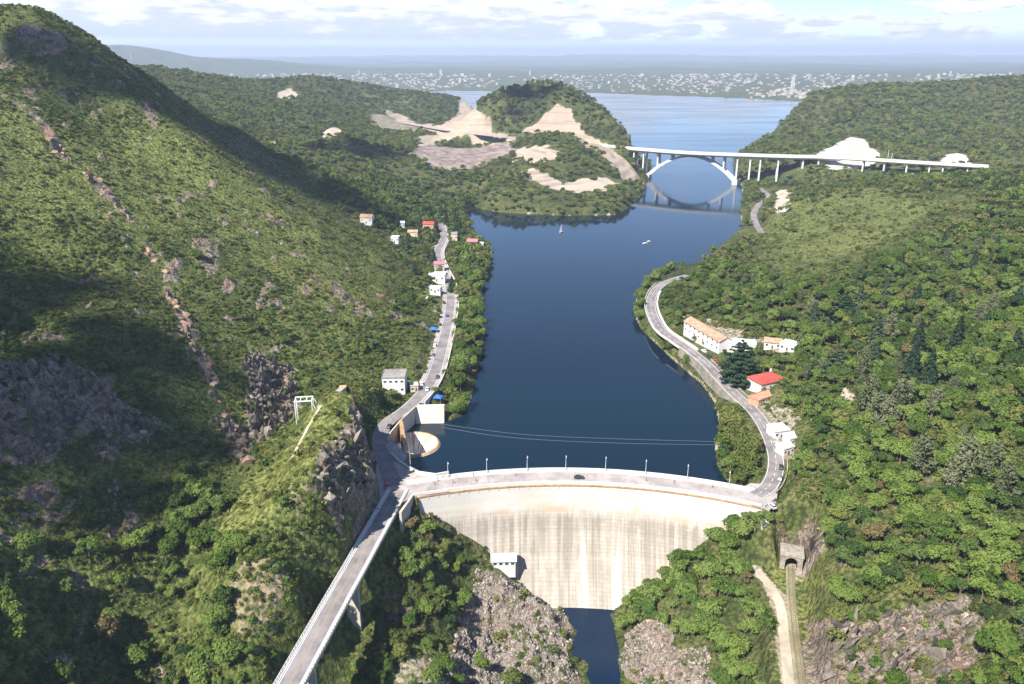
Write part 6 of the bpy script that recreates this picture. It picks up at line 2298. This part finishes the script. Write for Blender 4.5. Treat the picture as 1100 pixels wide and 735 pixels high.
plant_px('cedar_tree', 'cedar', 793, 412, 1.6, 'huge dark tiered cedar between the terracotta inn and the red roofed villa')
plant_px('cedar_tree', 'cedar', 905, 345, 1.1, 'broad dark cedar high in the right wood')
plant_px('cedar_tree', 'cedar', 897, 405, 1.0, 'dark tiered cedar just uphill of the red roofed villa')
plant_px('willow_tree', 'willow', 799, 513, 1.55, 'big olive willow leaning over the lake at the dam end', None)
plant_px('willow_tree', 'willow', 788, 488, 1.6, 'olive willow standing second from the dam on the right shore')
plant_px('willow_tree', 'willow', 806, 494, 1.3, 'olive willow on the verge next to the lake road')
plant_px('willow_tree', 'willow', 782, 464, 1.35, 'pale olive willow farthest from the dam on the right shore')
plant_px('broadleaf_tree', 'tree1', 738, 391, 1.0, 'bright green tree alone at the lake end of the stone retaining wall')
plant_px('broadleaf_tree', 'tree3', 716, 377, 1.25, 'olive tree hiding the lake road past the hairpin bend')
plant_px('broadleaf_tree', 'tree2', 503, 608, .8, 'small dark tree touching the dam face beside the valve house')
plant_px('broadleaf_tree', 'tree1', 421, 428, .85, 'yellow green tree just below the white control building')
crng = random.Random(5)
for u, v, s_ in ((747, 367, .75), (738, 354, .85), (757, 371, .5), (778, 381, .6), (819, 421, .6), (838, 414, .7), (852, 392, .8), (826, 383, .7), (806, 379, .6)):
    plant_px('broadleaf_tree', crng.choice(('tree0', 'tree2', 'tree3')), u, v, s_, 'garden tree standing between the inn, the annexes and the villa', 'garden trees round the right shore houses')
for u, v in ((388, 247), (402, 249), (425, 253), (437, 253), (440, 263), (450, 262), (457, 256), (467, 256), (482, 270), (503, 272), (514, 273), (429, 268), (464, 326), (460, 306), (463, 297), (421, 266), (500, 262), (473, 296)):
    plant_px('broadleaf_tree', crng.choice(('tree0', 'tree2', 'tree4')), u, v, crng.uniform(.9, 1.3), 'dark tree half hiding the small houses of the left shore', 'trees among the left shore houses')
cp = [(935, 375), (960, 350), (985, 385), (950, 315), (885, 365), (1000, 305), (1040, 295), (1060, 355), (975, 410), (992, 420), (918, 350), (925, 330), (1080, 300), (1020, 330), (870, 345), (940, 395), (1045, 330), (1095, 330), (1070, 270), (1010, 270), (966, 290), (985, 330), (1025, 380), (1085, 380)]
cl_ = [(447, 295), (455, 275), (463, 285), (489, 312), (487, 244), (471, 236), (458, 232), (480, 240), (466, 246), (495, 250), (439, 270), (488, 290), (430, 250), (450, 245)]
for pts, lab, grp_ in ((cp, 'dark pointed conifer rising out of the right hillside wood', 'conifers in the right wood'), (cl_, 'dark pointed conifer among the left shore houses', 'conifers by the left shore')):
    for u, v in pts:
        plant_px('conifer_tree', crng.choice(('conifer0', 'conifer1')), u + crng.uniform(-4, 4), v + crng.uniform(-3, 3), crng.uniform(1.15, 1.9), lab, grp_)
for u, v in ((945, 455), (930, 445), (960, 447), (938, 462), (952, 465), (1020, 535), (985, 515), (1060, 525), (1035, 520), (640 + 330, 440), (1000, 450), (1075, 545)):
    plant_px('poplar_tree', 'grey', u, v, crng.uniform(1.3, 2.0), 'tall feathery grey green tree standing out of the right wood', 'feathery trees in the right wood')

rest = ~is_big
x, y = TX[rest], TY[rest]
pick = TP[rest].copy()
farp = TR[rest] > 620
pick = np.where(farp, np.array([{0: 7, 1: 7, 2: 8, 3: 9, 4: 8, 5: 10}[int(k)] for k in pick]), pick)
pick = np.where(farp & (rng.uniform(0, 1, len(pick)) < .3), 10, pick)
pick = np.where(~farp & (rng.uniform(0, 1, len(pick)) < .05) & (TZONE[rest] == 0), 6, pick)
n = len(x)
sc = TS[rest][:, None] * np.stack([rng.uniform(.82, 1.15, n), rng.uniform(.82, 1.15, n), rng.uniform(.8, 1.3, n)], 1)
rot = np.stack([rng.normal(0, .07, n), rng.normal(0, .07, n), TROT[rest]], 1)
scatter('woodland', np.stack([x, y, TZ[rest] - .1], 1), 'wood', pick, rot, sc)

# scrub -----------------------------------------------------------------
x, y = candidates(640000, 100, 930)
ok = seen_from_above(x, y, gsample(GZ, x, y) + 2, .004)
x, y = x[ok], y[ok]
F = fields(x, y)
cd = 640000 / (.5 * math.radians(84) * (930 ** 2 - 100 ** 2))
patch = sstep(-.35, .3, fbm(x / 15, y / 15, 3, 131) + .35 * fbm(x / 70, y / 70, 2, 133))
D = F['left'] * (.07 + .22 * patch) * np.interp(F['r'], [330, 520], [1.15, .75])
rt_m = pmask(x, y, T_RIGHT)
D = np.maximum(D, rt_m * (.10 + .12 * patch) * (1 - .72 * pmask(x, y, T_SHOULDER)))
for pg, d in ((T_GORGE_R, .05), (T_GORGE_L, .07), (T_SHORE_L, .10), (T_SHORE_R, .08), (T_SHORE_R2, .12), (T_VALLEY, .04), (T_FOOT, .16), (T_FLANK, .24), (T_RAVINE, .34), (T_HAIR, .12)):
    D = np.maximum(D, pmask(x, y, pg) * d * (.4 + .6 * patch))
other = (F['r'] < 420) & (F['z'] < 60)
D = np.where(D < .02, other * .12 * patch, D)
sq, _ = seg_dist(x, y, SPINE, False)
D = D * (1 - .8 * sstep(5, 2.5, sq))
D = D * (1 - sstep(.38, .8, F['soil']) * .93) * (1 - sstep(.3, .6, F['rock']) * .55) * (1 - F['grass'] * .80) * (F['slope'] < 4.0)
D = np.where(wet(x, y, F['z'], .1), 0, D)
keep = rng.uniform(0, 1, x.shape) < D / cd
keep[keep] &= clear_of(x[keep], y[keep], 4.9, .8, 2.0)
x, y = x[keep], y[keep]
F = fields(x, y)
n = len(x)
ss_ = rng.lognormal(-.18, .36, n).clip(.35, 2.2) * np.where(F['left'] > .5, .95, 1.15)
sp_ = rng.choice([0, 0, 0, 1, 1, 2, 2, 3], n)
sunny = F['grass'] > .3
sp_ = np.where(sunny & (rng.uniform(0, 1, n) < .6), rng.choice([0, 3], n), sp_)  # lighter shrubs picked on bright grass, the painted sunlit band included
zr = F['z']
rot = np.stack([rng.uniform(-.12, .12, n), rng.uniform(-.12, .12, n), rng.uniform(0, 6.28, n)], 1)
zc = y * CP + (CAMZ - zr) * SP
tu, tv = CX + FPX * x / zc, CY + FPX * (-(y * SP + (zr + 1 - CAMZ) * CP)) / zc
inframe = (tu > 3) & (tu < 1097) & (tv < 731) & seen_from_above(x, y, zr + 1, -.002) & (F['left'] > .5)
score = np.where(inframe, ss_ / zc, 0)
bigs = np.argsort(-score)[:260]
isb = np.zeros(n, bool)
isb[bigs] = True
SC = ['dry olive', 'dark green', 'mid green', 'yellow olive']
for i in bigs:
    near_ = tu[i] > 235 and y[i] < 330
    zone = 'on the grassy spur beside the road' if near_ else 'in the shaded lower slope at the left' if tv[i] > 470 else 'on the steep rocky slope at the left' if tv[i] > 280 else 'high on the big left hill'
    lab = '%s low shrub %s' % (SC[sp_[i]], zone)
    t = thing('shrub', lab, 'shrub', (x[i], y[i], zr[i] - .08), rot[i][2], lab.replace(' shrub ', ' shrubs '))
    t.scale = (ss_[i],) * 3
    for nm, me in (('stem', cache['shrub%d' % sp_[i]][1]), ('crown', cache['shrub%d' % sp_[i]][0])):
        c_ = bpy.data.objects.new(nm, me)
        COL.objects.link(c_)
        c_.parent = t
k = ~isb
sc = ss_[k][:, None] * np.stack([np.ones(k.sum()), np.ones(k.sum()), rng.uniform(.7, 1.2, k.sum())], 1)
scatter('scrub', np.stack([x[k], y[k], zr[k] - .08], 1), 'scrub', sp_[k], rot[k], sc)

# grass tussocks and herbs on the open slopes ------------------------------
x, y = candidates(620000, 110, 640)
F = fields(x, y)
ok = seen_from_above(x, y, F['z'] + .6, .002)
x, y = x[ok], y[ok]
F = fields(x, y)
cd = 620000 / (.5 * math.radians(84) * (640 ** 2 - 110 ** 2))
D = np.where(F['left'] > .5, .55, .30) * (.35 + .65 * sstep(-.3, .3, fbm(x / 9, y / 9, 3, 171))) * (1 - sstep(.3, .7, F['soil']) * .8) * (1 - sstep(.35, .6, F['rock']) * .7) * np.interp(F['r'], [300, 640], [1, .4])
D = np.where(wet(x, y, F['z'], .3), 0, D)
keep = rng.uniform(0, 1, x.shape) < D / cd
keep[keep] &= clear_of(x[keep], y[keep], 4.9, .3, 1.0)
x, y = x[keep], y[keep]
n = len(x)
ss_ = rng.lognormal(-.05, .35, n)
sc = ss_[:, None] * np.stack([np.ones(n), np.ones(n), rng.uniform(.5, 1.2, n)], 1)
rot = np.stack([np.zeros(n), np.zeros(n), rng.uniform(0, 6.28, n)], 1)
gsel = gsample(M_GRASS, x, y)
pk = np.where(rng.uniform(0, 1, n) < .3 + .5 * gsel, 0, rng.integers(1, 3, n))
scatter('grass', np.stack([x, y, gsample(GZ, x, y) - .03], 1), 'tuft', pk, rot, sc)
n_tuft = n

# boulders --------------------------------------------------------------
x, y = candidates(900000, 100, 560)
F = fields(x, y)
ok = seen_from_above(x, y, F['z'] + 1, .004) & (F['rock'] > .35) & ~wet(x, y, F['z'])
x, y = x[ok], y[ok]
cd = 900000 / (.5 * math.radians(84) * (560 ** 2 - 100 ** 2))
F = fields(x, y)
pile = np.maximum(smask(x, y, Z_ROCK[7][0], 2), smask(x, y, Z_ROCK[8][0], 2))
crag = np.zeros(x.shape)
for zi, wgt in ((0, .09), (1, .06), (2, .22), (3, .2), (4, .34), (5, .10), (6, .12), (9, .1), (10, .1), (11, .1)):
    crag = np.maximum(crag, wgt * smask(x, y, Z_ROCK[zi][0], 2.5))
spd, _ = seg_dist(x, y, SPINE, False)
crag = np.maximum(crag, .20 * sstep(5, 1, spd))
D = .03 * F['rock'] + 2.6 * pile + crag * F['rock']
keep = rng.uniform(0, 1, x.shape) < D / cd
keep[keep] &= clear_of(x[keep], y[keep], 5.0, .5, 0)
x, y, pile, crag, spd = x[keep], y[keep], pile[keep], crag[keep], spd[keep]
n = len(x)
slab = (crag > .05) & (rng.uniform(0, 1, n) < .8) & (pile < .5)
ss_ = np.where(pile > .5, rng.lognormal(-1.05, .4, n).clip(.18, 1.0), np.where(slab, np.where(spd < 6, rng.lognormal(.25, .45, n).clip(.5, 2.8), rng.lognormal(.42, .42, n).clip(.5, 3.2)), rng.lognormal(-.45, .5, n).clip(.25, 1.7)))
sc = ss_[:, None] * rng.uniform(.7, 1.3, (n, 3))
rot = rng.uniform(-.6, .6, (n, 3))
rot[:, 2] = rng.uniform(0, 6.28, n)
rot[slab] = np.stack([rng.normal(.35, .18, n), rng.normal(-.25, .18, n), rng.normal(.9, .35, n)], 1)[slab]
pk = np.where(pile > .5, rng.integers(0, 3, n), np.where(slab, rng.integers(5, 8, n), rng.integers(0, 5, n)))
rusty = slab & ((spd < 7) | (smask(x, y, Z_ROCK[3][0], 3) > .3)) & (rng.uniform(0, 1, n) < .6)
pk = np.where(rusty, 4, pk)
scatter('boulders', np.stack([x, y, gsample(GZ, x, y) + ss_ * .1], 1), 'rock', pk, rot, sc)
print('COUNTS tufts', n_tuft, 'trees', nt, 'scrub', len(zr), 'boulders', n)
